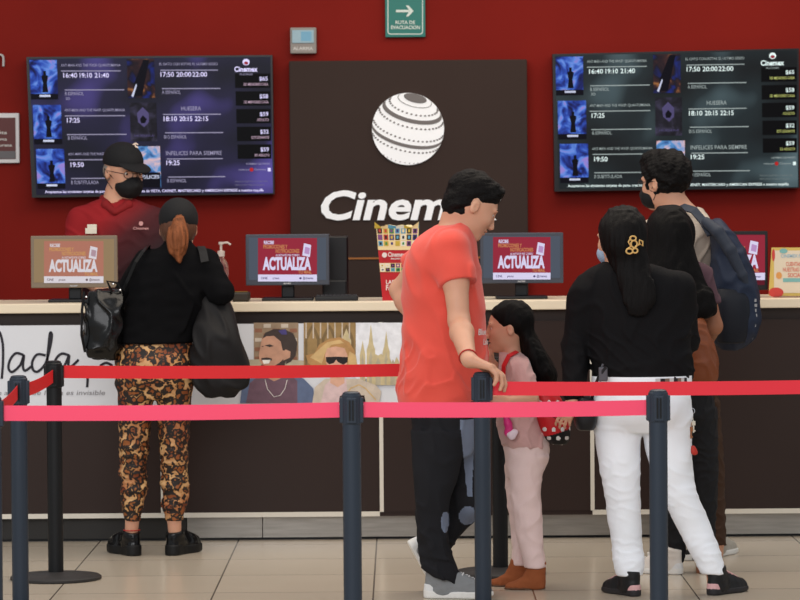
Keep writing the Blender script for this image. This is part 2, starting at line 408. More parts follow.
# ------------------------------------------------------------------ setting
YW = 18.5      # back wall
YC = 16.10     # counter front
def tilemat():
    m = bpy.data.materials.new('floor_tiles'); m.use_nodes = True; nt = m.node_tree; b = nt.nodes['Principled BSDF']; N = nt.nodes.new; Lk = nt.links.new
    tc = N('ShaderNodeTexCoord'); mp = N('ShaderNodeMapping'); mp.inputs['Location'].default_value = (.115, .06, 0); Lk(tc.outputs['Object'], mp.inputs[0])
    br = N('ShaderNodeTexBrick'); br.offset = 0; br.inputs['Scale'].default_value = 1; br.inputs['Brick Width'].default_value = .64; br.inputs['Row Height'].default_value = .64
    br.inputs['Mortar Size'].default_value = .0035; br.inputs['Color1'].default_value = lin((196, 183, 165)); br.inputs['Color2'].default_value = lin((189, 177, 160)); br.inputs['Mortar'].default_value = lin((95, 85, 75))
    Lk(mp.outputs[0], br.inputs['Vector'])
    n = N('ShaderNodeTexNoise'); n.inputs['Scale'].default_value = 3; n.inputs['Detail'].default_value = 5; Lk(tc.outputs['Object'], n.inputs['Vector'])
    mx = N('ShaderNodeMix'); mx.data_type = 'RGBA'; mx.blend_type = 'MULTIPLY'; mx.inputs[0].default_value = .25
    r = N('ShaderNodeValToRGB'); r.color_ramp.elements[0].color = (.75, .72, .68, 1); Lk(n.outputs[0], r.inputs[0])
    Lk(br.outputs[0], mx.inputs[6]); Lk(r.outputs[0], mx.inputs[7]); Lk(mx.outputs[2], b.inputs['Base Color'])
    b.inputs['Roughness'].default_value = .2
    bp = N('ShaderNodeBump'); bp.inputs['Strength'].default_value = .4; bp.inputs['Distance'].default_value = .002; bp.invert = True; Lk(br.outputs['Fac'], bp.inputs['Height']); Lk(bp.outputs[0], b.inputs['Normal'])
    return m
M_red = mat('red_wall_paint', (120, 26, 19), .6, spec=.06, var=.10, vscale=1.2, bump=.05, bscale=90)
M_brown = mat('brown_laminate', (58, 47, 42), .45, var=.05, vscale=3)
M_dark = mat('dark_plastic', (22, 23, 26), .4)
M_steel = mat('brushed_steel', (150, 146, 140), .35, metal=.7, var=.12, vscale=6, stretch=(1, 1, 12))
M_white = mat('white_trim', (214, 208, 196), .35)
mb = MB(); mb.box((-7, -2, -.1), (7, YW, 0)); struct(mb.build('floor', tilemat()))
mb = MB(); mb.box((-7, YW, 0), (7, YW+.15, 4.2)); struct(mb.build('wall_back', M_red))
mb = MB(); mb.box((-7, YC+.75, .0), (7, YW-.01, .12)); struct(mb.build('trim_1', mat('staff_platform', (70, 66, 62), .6)))
# ------------------------------------------------------------------ counter
def zat(py, Y=YC): return at(400, py, Y).z
def xat(px, Y=YC): return at(px, 400, Y).x
CTOP = zat(301.5)+.002; z_edge = zat(310.5); z_ban = zat(322); z_pan = zat(516); z_kick = zat(515)
ct = thing('ticket_counter', 'long dark brown ticket counter with a cream worktop edge and steel kick plate', 'counter', (0, YC, 0))
mb = MB(); mb.box((-7, YC-.03, z_edge), (7, YC+.62, CTOP), 0, .004); mb.build('worktop', mat('cream_solid_surface', (222, 208, 184), .3, var=.03, vscale=4), ct)
mb = MB(); mb.box((-7, YC+.02, z_ban), (7, YC+.6, z_edge)); mb.build('fascia_strip', mat('fascia_brown', (52, 43, 40), .4, spec=.15), ct)
xs = [-7, xat(162), xat(381), xat(592), 7]
M_pan = mat('front_panel_brown', (50, 39, 36), .32, spec=.14, var=.04, vscale=2)
for i in range(4):
    mb = MB(); mb.box((xs[i]+.008, YC, z_pan+.02), (xs[i+1]-.008, YC+.6, z_ban)); mb.build('front_panel', M_pan, ct)
    if i:
        mb = MB(); mb.box((xs[i]-.009, YC-.006, z_pan+.02), (xs[i]+.009, YC+.01, z_ban)); mb.build('trim_strip', M_white, ct)
mb = MB(); mb.box((-7, YC-.006, z_pan), (xat(379), YC+.6, z_pan+.022)); mb.box((xat(592), YC-.006, z_pan), (7, YC+.6, z_pan+.022)); mb.box((xat(379), YC+.004, z_pan), (xat(592), YC+.6, z_pan+.0215), 1)
mb.build('bottom_rail', [M_white, M_pan], ct)
ks = [xat(-420), xat(185), xat(261), xat(430), xat(640), xat(850), 6.9]
for i in range(6):
    mb = MB(); mb.box((ks[i]+.002, YC+.05, .012), (ks[i+1]-.002, YC+.5, z_pan)); mb.build('kick_plate', M_steel if i else mat('black_kick_plate', (42, 40, 38), .4), ct)
mb = MB(); mb.box((-7, YC+.07, 0), (7, YC+.5, .0125)); mb.build('plinth_shadow_gap', M_dark, ct)
# ------------------------------------------------------------------ banner on the counter
YB = YC-.012
bn = thing('advertising_banner', 'long advert banner of a smiling couple and black handwriting on the counter front', 'banner', (xat(180), YC-.01, z_ban-.4))
mb = MB(); mb.box((xat(-120), YB, zat(404.5)), (xat(446), YC-.001, z_ban-.003)); mb.build('backing_sheet', mat('banner_white', (212, 214, 220), .4, var=.04, vscale=1.5), bn)
mb = MB(); Yt = YB-.002
def q5(pts): return [(240+x/4.706, 315+y/4.706) for x, y in pts]
cols = [(150, 128, 104), (196, 196, 200), (150, 122, 78), (118, 96, 62), (196, 180, 140), (62, 50, 46), (190, 144, 120), (240, 236, 230), (108, 82, 96), (92, 106, 136), (176, 134, 84), (206, 160, 136), (28, 22, 22), (206, 180, 180), (196, 182, 166), (176, 166, 142), (200, 168, 116), (70, 62, 120), (142, 96, 74), (224, 226, 232)]
pm = [mat('print_%d' % i, c, .45, var=.12, vscale=30) for i, c in enumerate(cols)]
def pp(pts, mi):
    global Yt
    Yt -= .00012; mb.poly(q5(pts), Yt, mi)
pp([(65, 36), (65, 415), (275, 415), (275, 36)], 0)
for i in range(9):
    for j in range(5):
        if (i+j) % 2: pp([(70+j*41, 42+i*22), (70+j*41, 60+i*22), (104+j*41, 60+i*22), (104+j*41, 42+i*22)], 18 if i % 3 else 14)
pp([(300, 36), (300, 240), (545, 240), (545, 36)], 2)
for k in range(3):
    x = 305+k*80; pp([(x, 240), (x, 110), (x+18, 70), (x+36, 44), (x+54, 70), (x+70, 110), (x+70, 240)], 3)
    pp([(x+12, 240), (x+12, 120), (x+36, 64), (x+58, 120), (x+58, 240)], 4 if k > 1 else 2)
for k in range(7): pp([(308+k*34, 36), (308+k*34, 110), (314+k*34, 110), (314+k*34, 36)], 14)
pp([(545, 36), (545, 300), (760, 300), (760, 36)], 19)
for cx, t, wd in ((616, 42, 40), (688, 75, 34), (577, 120, 26), (650, 190, 60), (720, 240, 60)):
    pp([(cx-wd*.5, 330), (cx-wd*.5, 150+t*.3), (cx-wd*.28, 125+t*.3), (cx, t), (cx+wd*.28, 125+t*.3), (cx+wd*.5, 150+t*.3), (cx+wd*.5, 330)], 4)
    pp([(cx-wd*.2, 330), (cx-wd*.2, 190+t*.2), (cx, 160+t*.2), (cx+wd*.2, 190+t*.2), (cx+wd*.2, 330)], 15)
pp([(40, 210), (40, 250), (300, 250), (300, 215), (180, 205)], 15)
pp([(0, 415), (10, 330), (60, 290), (140, 262), (210, 262), (300, 300), (345, 345), (352, 415)], 9)     # denim shirt
pp([(28, 415), (46, 320), (120, 262), (215, 262), (270, 310), (270, 415)], 8)                          # plum T shirt
pp([(118, 290), (128, 262), (205, 262), (210, 290), (160, 312)], 6)                                     # neck
pp([(95, 150), (104, 105), (140, 84), (195, 92), (222, 140), (220, 195), (205, 240), (170, 262), (120, 258), (92, 215), (88, 190)], 6)
pp([(104, 112), (118, 84), (160, 66), (210, 68), (250, 86), (270, 130), (262, 190), (240, 220), (215, 232), (222, 175), (200, 165), (192, 125), (160, 98), (125, 100)], 5)
pp([(206, 205), (216, 180), (222, 200), (208, 243), (172, 264), (112, 258), (98, 236), (104, 232), (125, 242), (160, 240), (185, 226)], 5)
pp([(100, 202), (128, 200), (150, 204), (150, 214), (120, 222), (102, 216)], 5)
pp([(104, 212), (144, 211), (136, 228), (112, 230)], 7)
pp([(198, 178), (215, 162), (238, 172), (236, 200), (205, 214)], 6)
pp([(115, 143), (140, 138), (160, 146), (140, 151)], 5); pp([(100, 148), (110, 145), (110, 151)], 5)
pp([(180, 74), (215, 66), (222, 92), (196, 92)], 17)
mb.stroke(q5([(118, 305), (130, 350), (160, 385), (190, 378), (212, 345), (222, 305)]), .5, Yt-.0003, 7); Yt -= .0004
pp([(340, 415), (352, 340), (400, 300), (560, 300), (640, 330), (665, 360), (655, 415)], 14)
pp([(380, 415), (400, 330), (430, 300), (500, 300), (510, 415)], 13)
pp([(424, 320), (426, 250), (490, 250), (492, 320), (460, 340)], 11)
pp([(310, 190), (350, 180), (372, 140), (420, 112), (470, 104), (515, 128), (540, 170), (548, 230), (530, 255), (350, 250), (320, 225)], 10)
pp([(330, 200), (372, 160), (410, 128), (470, 116), (490, 132), (430, 140), (400, 180), (385, 230), (360, 215)], 16)
pp([(400, 190), (410, 156), (450, 148), (492, 156), (506, 190), (504, 230), (480, 262), (440, 264), (408, 236)], 11)
pp([(404, 198), (450, 196), (508, 198), (506, 222), (486, 234), (462, 222), (452, 210), (442, 226), (420, 232), (406, 220)], 12)
pp([(516, 170), (545, 190), (552, 235), (536, 262), (512, 240), (508, 205)], 16)
pp([(465, 415), (470, 380), (585, 378), (592, 415)], 12)
mb.stroke(q5([(500, 378), (520, 345), (560, 328), (590, 345), (640, 400)]), 1.2, Yt-.0003, 16)
mb.build('couple_picture', pm, bn)
M_ink = mat('black_ink', (38, 36, 44), .6)
def q6(pts): return [(x/4.706, 315+y/4.706) for x, y in pts]
def sm(pts, n=7):
    o = []
    for i in range(len(pts)-1):
        a = pts[max(i-1, 0)]; b = pts[i]; c = pts[i+1]; d = pts[min(i+2, len(pts)-1)]
        for k in range(n):
            t = k/n; o.append(tuple(.5*(2*b[j]+(c[j]-a[j])*t+(2*a[j]-5*b[j]+4*c[j]-d[j])*t*t+(3*b[j]-3*c[j]+d[j]-a[j])*t**3) for j in range(2)))
    return o+[pts[-1]]
mb = MB(); Y2 = YB-.003
for st in ([(-140, 300), (-120, 180), (-100, 80), (-60, 200), (-30, 300), (-20, 200), (-8, 80), (12, 130), (14, 220), (8, 300)],
           [(110, 188), (75, 180), (48, 210), (40, 250), (58, 268), (95, 235), (112, 190), (108, 240), (118, 262), (150, 240)],
           [(215, 190), (175, 186), (152, 220), (156, 258), (180, 265), (215, 225), (236, 150), (244, 95), (236, 84), (230, 130), (222, 220), (228, 262), (250, 250)],
           [(325, 190), (290, 182), (262, 210), (258, 250), (275, 265), (305, 235), (325, 190), (322, 235), (338, 240), (370, 210)],
           [(408, 240), (412, 300), (410, 340)], [(470, 240), (500, 225), (530, 240)]):
    mb = MB(); mb.stroke(q6(sm(st)), 2.5, Y2, 0); mb.build('script_letter', M_ink, bn)
mb = MB(); text(mb, 'Nada de lo que ves', 3, 43, 395, 4.6, YB-.003, 0, .15); text(mb, 'de la vida es invisible', 30, 105, 395, 4.8, YB-.0031, 0, .15)
mb.v = []; mb.f = []; mb.m = []
text(mb, 'de lo que no se ve a todos', -62, 30, 395, 4.6, YB-.003, 0, .15); text(mb, 'de lo', 32, 51, 395, 4.8, YB-.003, 0, .15); text(mb, 'ya es invisible', 55, 105, 395, 4.8, YB-.003, 0, .15)
mb.build('slogan_lettering', mat('grey_ink', (128, 126, 130), .6), bn)
# ------------------------------------------------------------------ brown wall panel with emblem and lettering
YP = YW-.10
wp = thing('wall_panel', 'large dark brown wall panel with white globe emblem and white bold lettering', 'panel', (at(408, 60, YP).x, YP, zat(300, YP)))
a = at(289, 61, YP); b = at(527, 59, YP)
mb = MB(); mb.box((a.x, YP, .9), (b.x, YW, a.z), 0, .006); mb.build('panel_board', mat('panel_brown', (58, 46, 42), .6, spec=.06, var=.04, vscale=2), wp)
mb = MB(); g = Vector((at(408, 129, YP).x, YP-.012, at(408, 129, YP).z)); rg = 36/F*YP
mb.add([(g.x+rg*math.cos(k*math.pi/32), YP-.014, g.z+rg*math.sin(k*math.pi/32)) for k in range(64)]+[(g.x+rg*math.cos(k*math.pi/32), YP, g.z+rg*math.sin(k*math.pi/32)) for k in range(64)],
       [tuple(range(63, -1, -1))]+[(k, (k+1) % 64, 64+(k+1) % 64, 64+k) for k in range(64)])
em = mb.build('globe_emblem', mat('emblem_white', (250, 250, 252), .4), wp)
ax = Vector((.22, .90, .38)).normalized(); e1 = ax.cross(Vector((0, 0, 1))).normalized(); e2 = ax.cross(e1)
def sph(lat, lon): v = ax*math.sin(lat)+(e1*math.cos(lon)+e2*math.sin(lon))*math.cos(lat); return v
mb = MB(); Yg = YP-.0165
def bandst(l0, l1):
    n = 120
    for k in range(n):
        q = [sph(l0, 2*math.pi*k/n), sph(l0, 2*math.pi*(k+1)/n), sph(l1, 2*math.pi*(k+1)/n), sph(l1, 2*math.pi*k/n)]
        if min(v.z for v in q) > 0.02: mb.add([(g.x+v.x*rg, Yg, g.z+v.y*rg) for v in q], [(0, 1, 2, 3)])
bandst(R(32.5), R(39)); bandst(R(-8.5), R(-2.5)); bandst(R(61), R(62.2))
mb.add([(g.x+v.x*rg, Yg-.0005, g.z+v.y*rg) for v in [sph(R(71), 2*math.pi*k/24) for k in range(24)] if True], [tuple(range(24))])
for lat in (47, 25, 5, -16, -47):
    n = int(48*math.cos(R(lat)))
    for k in range(n):
        v = sph(R(lat), 2*math.pi*k/n)
        if v.z < .12: continue
        ux = Vector((-v.y, v.x, 0)); r_ = .032*rg*(.55 if lat == -47 else 1)
        mb.add([(g.x+v.x*rg+r_*math.cos(j*.785), Yg, g.z+v.y*rg+r_*math.sin(j*.785)*.8) for j in range(8)], [tuple(range(8))])
q = mb.build('emblem_bands', mat('emblem_grey', (112, 106, 104), .5), wp)
mb = MB(); text(mb, 'Cinemex', 321, 501, 219, 28, YP-.012, 0, .2, .028, depth=.01)
mb.build('panel_lettering', mat('lettering_white', (250, 250, 252), .4), wp)
mb = MB(); mb.box((a.x, YP-.006, zat(259, YP)), (b.x, YP, zat(257.2, YP))); mb.build('accent_strip', mat('orange_strip', (150, 92, 40), .5), wp)
# ------------------------------------------------------------------ menu screens
def lerp4(c, u, v):
    (a, b, c_, d) = c   # tl, tr, br, bl
    return tuple((a[i]*(1-u)+b[i]*u)*(1-v)+(d[i]*(1-u)+c_[i]*u)*v for i in (0, 1))
def screen_mat(name, c1, c2, c3, k, g0, gdir):
    m = bpy.data.materials.new(name); m.use_nodes = True; nt = m.node_tree; b = nt.nodes['Principled BSDF']; N = nt.nodes.new; Lk = nt.links.new
    b.inputs['Base Color'].default_value = (.004, .004, .004, 1); b.inputs['Specular IOR Level'].default_value = .08; b.inputs['Roughness'].default_value = .3
    tc = N('ShaderNodeTexCoord'); n = N('ShaderNodeTexNoise'); n.inputs['Scale'].default_value = 2.6; n.inputs['Detail'].default_value = 1.5; Lk(tc.outputs['Object'], n.inputs['Vector'])
    r = N('ShaderNodeValToRGB'); e = r.color_ramp.elements; e[0].color = lin(c1); e[0].position = .35; e[1].color = lin(c3); e[1].position = .72; x = e.new(.52); x.color = lin(c2)
    Lk(n.outputs[0], r.inputs[0]); Lk(r.outputs[0], b.inputs['Emission Color']); b.inputs['Emission Strength'].default_value = k
    return m
def poster_mat(name, cs, k, sc):
    m = bpy.data.materials.new(name); m.use_nodes = True; nt = m.node_tree; b = nt.nodes['Principled BSDF']; N = nt.nodes.new; Lk = nt.links.new
    b.inputs['Base Color'].default_value = (.004, .004, .004, 1); b.inputs['Specular IOR Level'].default_value = .08
    tc = N('ShaderNodeTexCoord'); n = N('ShaderNodeTexNoise'); n.inputs['Scale'].default_value = sc; n.inputs['Detail'].default_value = 3; n.inputs['Distortion'].default_value = 1; Lk(tc.outputs['Object'], n.inputs['Vector'])
    r = N('ShaderNodeValToRGB'); e = r.color_ramp.elements; e[0].color = lin(cs[0]); e[0].position = .34; e[1].color = lin(cs[-1]); e[1].position = .68
    for i, c in enumerate(cs[1:-1]): x = e.new(.34+.34*(i+1)/(len(cs)-1)); x.color = lin(c)
    Lk(n.outputs[0], r.inputs[0]); Lk(r.outputs[0], b.inputs['Emission Color']); b.inputs['Emission Strength'].default_value = k
    return m
def menu_screen(quad, label, scr, kt, kp, tint, pricec, loc):
    Yv = YW-.11
    def cv(x, y): return lerp4(quad, (x-26.5)/(274-26.5), (y-(57-(x-27)/247*1.5))/139.0)
    o = thing('menu_screen', label, 'screen', (at(*cv(150, 195), Yv).x, Yv, at(*cv(150, 195), Yv).z))
    def pl(x0, y0, x1, y1): return [cv(x0, y0), cv(x0, y1), cv(x1, y1), cv(x1, y0)]
    mb = MB()
    fr = [at(*lerp4(quad, u, v), Yv) for u, v in ((0, 0), (1, 0), (1, 1), (0, 1))]; bk = [p+Vector((0, .09, 0)) for p in fr]
    mb.add(fr+bk, [(3, 2, 1, 0), (4, 5, 6, 7), (0, 1, 5, 4), (1, 2, 6, 5), (2, 3, 7, 6), (3, 0, 4, 7)]); mb.build('bezel', mat('screen_bezel', (14, 14, 17), .3), o)
    mb = MB(); mb.poly([cv(28.6, 58.8), cv(31, 193.5), cv(272.5, 193.5), cv(272, 57.4)], Yv-.002); mb.build('display_panel', scr, o)
    mbk = MB()
    for x0, y0, x1, y1 in ((62, 99, 124, 107), ): pass
    Yp = Yv-.004
    blue = poster_mat('poster_blue_'+str(len(MATS)), [(10, 14, 44), (24, 36, 110), (44, 78, 180), (96, 140, 225), (150, 130, 210)], kp, 12); MATS['pb'+str(len(MATS))] = blue
    gold = poster_mat('poster_gold_'+str(len(MATS)), [(24, 40, 120), (20, 16, 30), (60, 34, 36), (190, 124, 66)], kp*.9, 8)
    grey = poster_mat('poster_grey_'+str(len(MATS)), [(16, 15, 24), (30, 28, 40), (60, 56, 80)], kp, 14)
    sky = poster_mat('poster_sky_'+str(len(MATS)), [(40, 70, 130), (90, 150, 210), (230, 190, 190), (120, 60, 90)], kp, 12)
    dk = _emis('poster_ink_%d' % len(MATS), (16, 14, 30), kt*.4); wt = _emis('poster_white_%d' % len(MATS), (200, 205, 230), kt*.8)
    for i, (x0, y0, x1, y1) in enumerate(((29.5, 60, 57, 99), (31, 104.5, 59.5, 143.5), (32.5, 148, 61, 187.5))):
        mb = MB(); mb.poly(pl(x0, y0, x1, y1), Yp, 0); xc = (x0+x1)/2+1; yb = y1-7
        mb.poly([cv(xc-3, yb), cv(xc+3, yb), cv(xc+2, yb-9), cv(xc+3.5, yb-16), cv(xc, yb-18), cv(xc-3.5, yb-16), cv(xc-2, yb-9)], Yp-.001, 1)
        mb.poly([cv(xc-1.4, yb-21), cv(xc-1.4, yb-17.5), cv(xc+1.4, yb-17.5), cv(xc+1.4, yb-21)], Yp-.001, 1)
        mb.poly(pl(x0, y1-5.5, x1, y1), Yp-.001, 1); mb.poly(pl(xc-6, y1-4.5, xc+5, y1-2.5), Yp-.002, 2)
        mb.build('poster_picture', [blue, dk, wt], o)
    mb = MB(); mb.poly(pl(127.5, 59, 155, 98), Yp, 0); mb.poly([cv(134, 84), cv(144, 60), cv(150, 60), cv(142, 96), cv(132, 96)], Yp-.001, 1); mb.poly([cv(131, 96), cv(136, 84), cv(137, 85), cv(133, 97)], Yp-.002, 2); mb.build('poster_picture', [gold, dk, wt], o)
    mb = MB(); mb.poly(pl(129, 102.5, 156, 141), Yp, 0)
    mb.poly([cv(*p) for p in ((137, 122), (136, 113), (142, 107), (148, 113), (148, 122), (143, 127))], Yp-.001, 3); mb.poly([cv(*p) for p in ((139, 119), (142, 115), (146, 119), (144, 123), (140, 123))], Yp-.002, 1)
    text(mb, 'HUESERA', 133, 153, 136.5, 2, Yp-.002, 3, conv=cv); mb.build('poster_picture', [grey, dk, wt, _emis('poster_violet_%d' % len(MATS), (92, 84, 130), kt*.6)], o)
    mb = MB(); mb.poly(pl(130, 146, 158.5, 187), Yp, 0); mb.poly(pl(131, 172, 158, 187), Yp-.001, 1); text(mb, 'INFELICES', 133, 157, 178, 3.4, Yp-.002, 2, conv=cv, bold=.02); mb.build('poster_picture', [sky, dk, wt], o)
    # lettering
    mt = _emis('menu_white_%d' % len(MATS), tint, kt); mg = _emis('menu_soft_%d' % len(MATS), tint, kt*.42); mpz = _emis('menu_price_%d' % len(MATS), pricec, kt*.8)
    Yt_ = Yp-.001
    def tx(name, txt, x0, x1, yb, h, mi, bold=.004, align=None):
        m_ = MB(); text(m_, txt, x0, x1, yb, h, Yt_, 0, 0, bold, cv, 0, align); return m_
    def group(name, items, m):
        for it in items:
            m_ = tx(name, *it); m_.build(name, m, o)
    A = 'ANT-MAN AND THE WASP: QUANTUMANIA'
    group('film_title', [(A, 61, 121, 66.5, 2.6, 0), (A, 63, 124, 111, 2.6, 0), (A, 65, 126, 154.5, 2.6, 0), ('EL GATO CON BOTAS: EL ULTIMO DESEO', 160, 219, 65.5, 2.5, 0),
                         ('HUESERA', 181, 201, 110.5, 4, 0), ('INFELICES PARA SIEMPRE', 164.5, 221, 155, 4, 0)], mg)
    group('showtime', [(t, x0, x1, yb, 4.6, 0, .012) for t, x0, x1, yb in (('16:40', 63, 77, 77.5), ('19:10', 79.5, 92, 77.5), ('21:40', 94.5, 109, 77.5), ('17:25', 65, 78, 122), ('19:50', 67, 80.5, 166),
           ('17:50', 161, 174.5, 76.8), ('20:00', 177, 192, 76.8), ('22:00', 193, 208, 76.8), ('18:10', 163, 176.5, 121), ('20:15', 179, 192, 121), ('22:15', 194.5, 208, 121), ('19:25', 164.5, 178, 164.8))], mt)
    group('language_note', [('B ESPAÑOL', 64, 83, 95, 3.4, 0), ('3D', 64.5, 69, 99.5, 2.6, 0), ('B ESPAÑOL', 65.5, 85, 139, 3.4, 0), ('B SUBTITULADA', 67, 95, 183, 3.4, 0),
                            ('A ESPAÑOL', 162, 181, 94, 3.4, 0), ('B15 ESPAÑOL', 163, 186, 138.5, 3.4, 0), ('B ESPAÑOL', 165, 184.5, 182, 3.4, 0)], mg)
    for x0, x1, y in ((61, 121, 70.5), (64, 124, 89.3), (63, 124, 115), (64.5, 125, 133.5), (65.5, 126, 158.5), (67, 127, 177), (161, 219, 70), (162, 221, 88.3), (162.5, 221, 114), (164, 223, 132.3), (165, 222, 158.3), (166, 224, 176.3)):
        m_ = MB(); m_.poly(pl(x0, y, x1, y+.9), Yt_, 0); m_.build('divider_line', mg, o)
    for i, (pz, nt_) in enumerate((('$65', '3D MENORES CASA'), ('$58', '2D MENORES CASA'), ('$59', 'ADULTO'), ('$32', 'ESTUDIANTE'), ('$59', '3D ADULTO'))):
        y = 81+i*17.7; wds = (25, 25, 12, 18, 15)[i]
        m_ = MB(); m_.poly(pl(236+i*.3, y-7, 271.5, y+7.3), Yt_+.0012, 0); m_.build('price_box', _emis('price_box_%d' % len(MATS), (10, 10, 16), kt*.3), o)
        tx('price', pz, 260.5, 269, y, 4, 0, .012).build('price', mt, o); tx('price', nt_, 269.5-wds, 269.5, y+5, 2.6, 0).build('price_note', mpz, o)
    tx('l', 'Cinemex', 235.5, 259, 72, 5, 0, .03).build('screen_logo', mt, o); tx('l', 'PLATINO', 241, 254, 75.6, 1.8, 0).build('screen_logo', mg, o)
    m_ = MB(); m_.poly([cv(247.5+3.6*math.cos(t*.52), 62.5+3.3*math.sin(t*.52)) for t in range(12)], Yt_, 0); m_.poly([cv(247.5+2.2*math.cos(t*.52), 63.5+1.6*math.sin(t*.52)) for t in range(12)], Yt_-.001, 1)
    m_.build('screen_logo', [mt, _emis('logo_red_%d' % len(MATS), (170, 40, 60), kt*.6)], o)
    tx('n', 'FORMAS DE PAGO', 246, 270, 165, 1.8, 0).build('payment_note', mg, o)
    m_ = MB(); text(m_, 'mastercard', 238, 248.5, 170.8, 2, Yt_, 0, conv=cv); text(m_, 'Cinemex', 254, 266, 170.8, 2, Yt_, 0, conv=cv)
    m_.poly([cv(251+2*math.cos(t*.52), 170+2*math.sin(t*.52)) for t in range(12)], Yt_, 1); m_.poly(pl(267.5, 168.3, 270.5, 171.8), Yt_, 2); m_.build('payment_note', [mg, _emis('pay_red_%d' % len(MATS), (190, 40, 40), kt*.7), mt], o)
    m_ = MB(); text(m_, 'PRECIOS SUJETOS A CAMBIO SIN', 234, 267, 182.5, 1.5, Yt_, 0, conv=cv); text(m_, 'PREVIO AVISO CONSULTE TAQUILLA', 234, 264, 186, 1.5, Yt_, 0, conv=cv); m_.build('payment_note', _emis('menu_dim_%d' % len(MATS), tint, kt*.2), o)
    m_ = MB(); text(m_, 'Aceptamos las siguientes tarjetas de pago: credito o debito, Tarjeta de VISTA, CARNET, MASTERCARD y AMERICAN EXPRESS a nuestra taquilla', 40, 263, 191.6, 2.5, Yt_, 0, conv=cv, bold=.02)
    m_.build('ticker_line', mt, o)
    return o
menu_screen(((26.3, 57), (272.3, 55), (274.5, 194), (32, 197.6)), 'wall screen showing film times with a violet glow, left of the globe panel', screen_mat('menu_violet', (16, 16, 32), (30, 27, 56), (86, 74, 152), .95, 0, 0), 1.3, .95, (205, 198, 235), (200, 170, 190), 0)
menu_screen(((552.5, 54), (799, 48.3), (799.5, 188), (554.5, 191.5)), 'wall screen showing film times on grey green, right of the globe panel', screen_mat('menu_green', (16, 20, 23), (30, 40, 44), (86, 106, 112), .95, 0, 0), 1.2, .95, (215, 230, 228), (200, 205, 120), 0)
# ------------------------------------------------------------------ small wall things
def flatbox(mb, x0, y0, x1, y1, Yf, d, mi=0, ch=.003):
    p = at(x0, y0, Yf); q = at(x1, y1, Yf); mb.box((p.x, Yf, q.z), (q.x, Yf+d, p.z), mi, ch)
def rrect(x0, y0, x1, y1, r, n=4):
    o = []
    for cx, cy, a0 in ((x1-r, y0+r, -90), (x1-r, y1-r, 0), (x0+r, y1-r, 90), (x0+r, y0+r, 180)):
        for k in range(n+1): t = R(a0+90*k/n); o.append((cx+r*math.cos(t), cy+r*math.sin(t)))
    return o[::-1]
Ys = YW-.03
s_ = thing('evacuation_sign', 'small green evacuation route sign with white arrow high on the wall', 'sign', at(405, 37, Ys))
mb = MB(); flatbox(mb, 385, -6, 425.5, 37, Ys, .03); mb.build('sign_board', mat('sign_green', (34, 112, 102), .4), s_)
mb = MB(); o_ = rrect(387.5, -4, 423, 34.5, 3); i_ = rrect(388.4, -3, 422.1, 33.6, 2.4)
for k in range(len(o_)): k2 = (k+1) % len(o_); mb.poly([o_[k], o_[k2], i_[k2], i_[k]], Ys-.001)
mb.rect(396, 9.8, 409, 12.2, Ys-.002); mb.poly([(406, 5.5), (408.5, 5.5), (413.5, 11), (408.5, 16.5), (406, 16.5), (409.5, 11)], Ys-.0021)
mb.build('arrow_symbol', mat('sign_white', (205, 214, 205), .5), s_)
mb = MB(); text(mb, 'RUTA DE', 395.5, 415, 24, 3.4, Ys-.002, bold=.02); text(mb, 'EVACUACION', 391, 420, 29, 3.4, Ys-.002, bold=.02); mb.build('sign_lettering', MATS['sign_white'], s_)
s_ = thing('wall_control_box', 'small grey plastic control box with pale blue window above the panel corner', 'control box', at(303, 53, Ys))
mb = MB(); flatbox(mb, 290, 27.5, 316.5, 53.5, Ys-.02, .05, 0, .006); mb.build('case', mat('box_grey', (140, 132, 126), .5), s_)
mb = MB(); flatbox(mb, 292, 30, 314, 43, Ys-.026, .01, 0, .002); mb.build('window_cover', mat('box_window', (142, 168, 178), .25), s_)
mb = MB(); mb.rect(301, 31.5, 311.5, 41, Ys-.0262, 0); mb.build('instruction_sticker', mat('sticker_blue', (110, 160, 186), .4), s_)
mb = MB(); text(mb, 'ALARMA', 293, 313, 50, 3.2, Ys-.0205, bold=.02); mb.build('case_lettering', mat('off_white', (200, 196, 190), .5), s_)
s_ = thing('framed_notice', 'white framed dark notice cut off by the left edge of the photo', 'notice', at(5, 163, Ys))
mb = MB(); flatbox(mb, -40, 113.5, 19.5, 163, Ys, .03, 0, .004); mb.build('frame', mat('frame_white', (206, 202, 202), .4), s_)
mb = MB(); flatbox(mb, -37, 118, 15.8, 159, Ys-.003, .004, 0, .0); mb.build('notice_sheet', mat('notice_maroon', (84, 34, 32), .4), s_)
mb = MB(); mb.rect(-37, 151, 15.5, 158.5, Ys-.0035); mb.build('grey_stripe', mat('notice_grey', (96, 92, 94), .5), s_)
mb = MB()
for t, y in (('tu cita', 134), ('informa', 140.5), ('asegurate', 146.5)): text(mb, t, -12, 12 if len(t) > 7 else 7, y, 3, Ys-.0038, bold=.01)
mb.build('notice_lettering', MATS['off_white'], s_)
mb = MB(); text(mb, 'n', -5.5, 4.2, 66.5, 20, YW-.03, bold=-.01, depth=.03); o_ = mb.build('wall_letter', mat('letter_grey', (168, 164, 162), .4), None, origin=at(0, 66, YW-.03)); tag(o_, 'grey raised letter n high at the left edge of the red wall', 'letter')
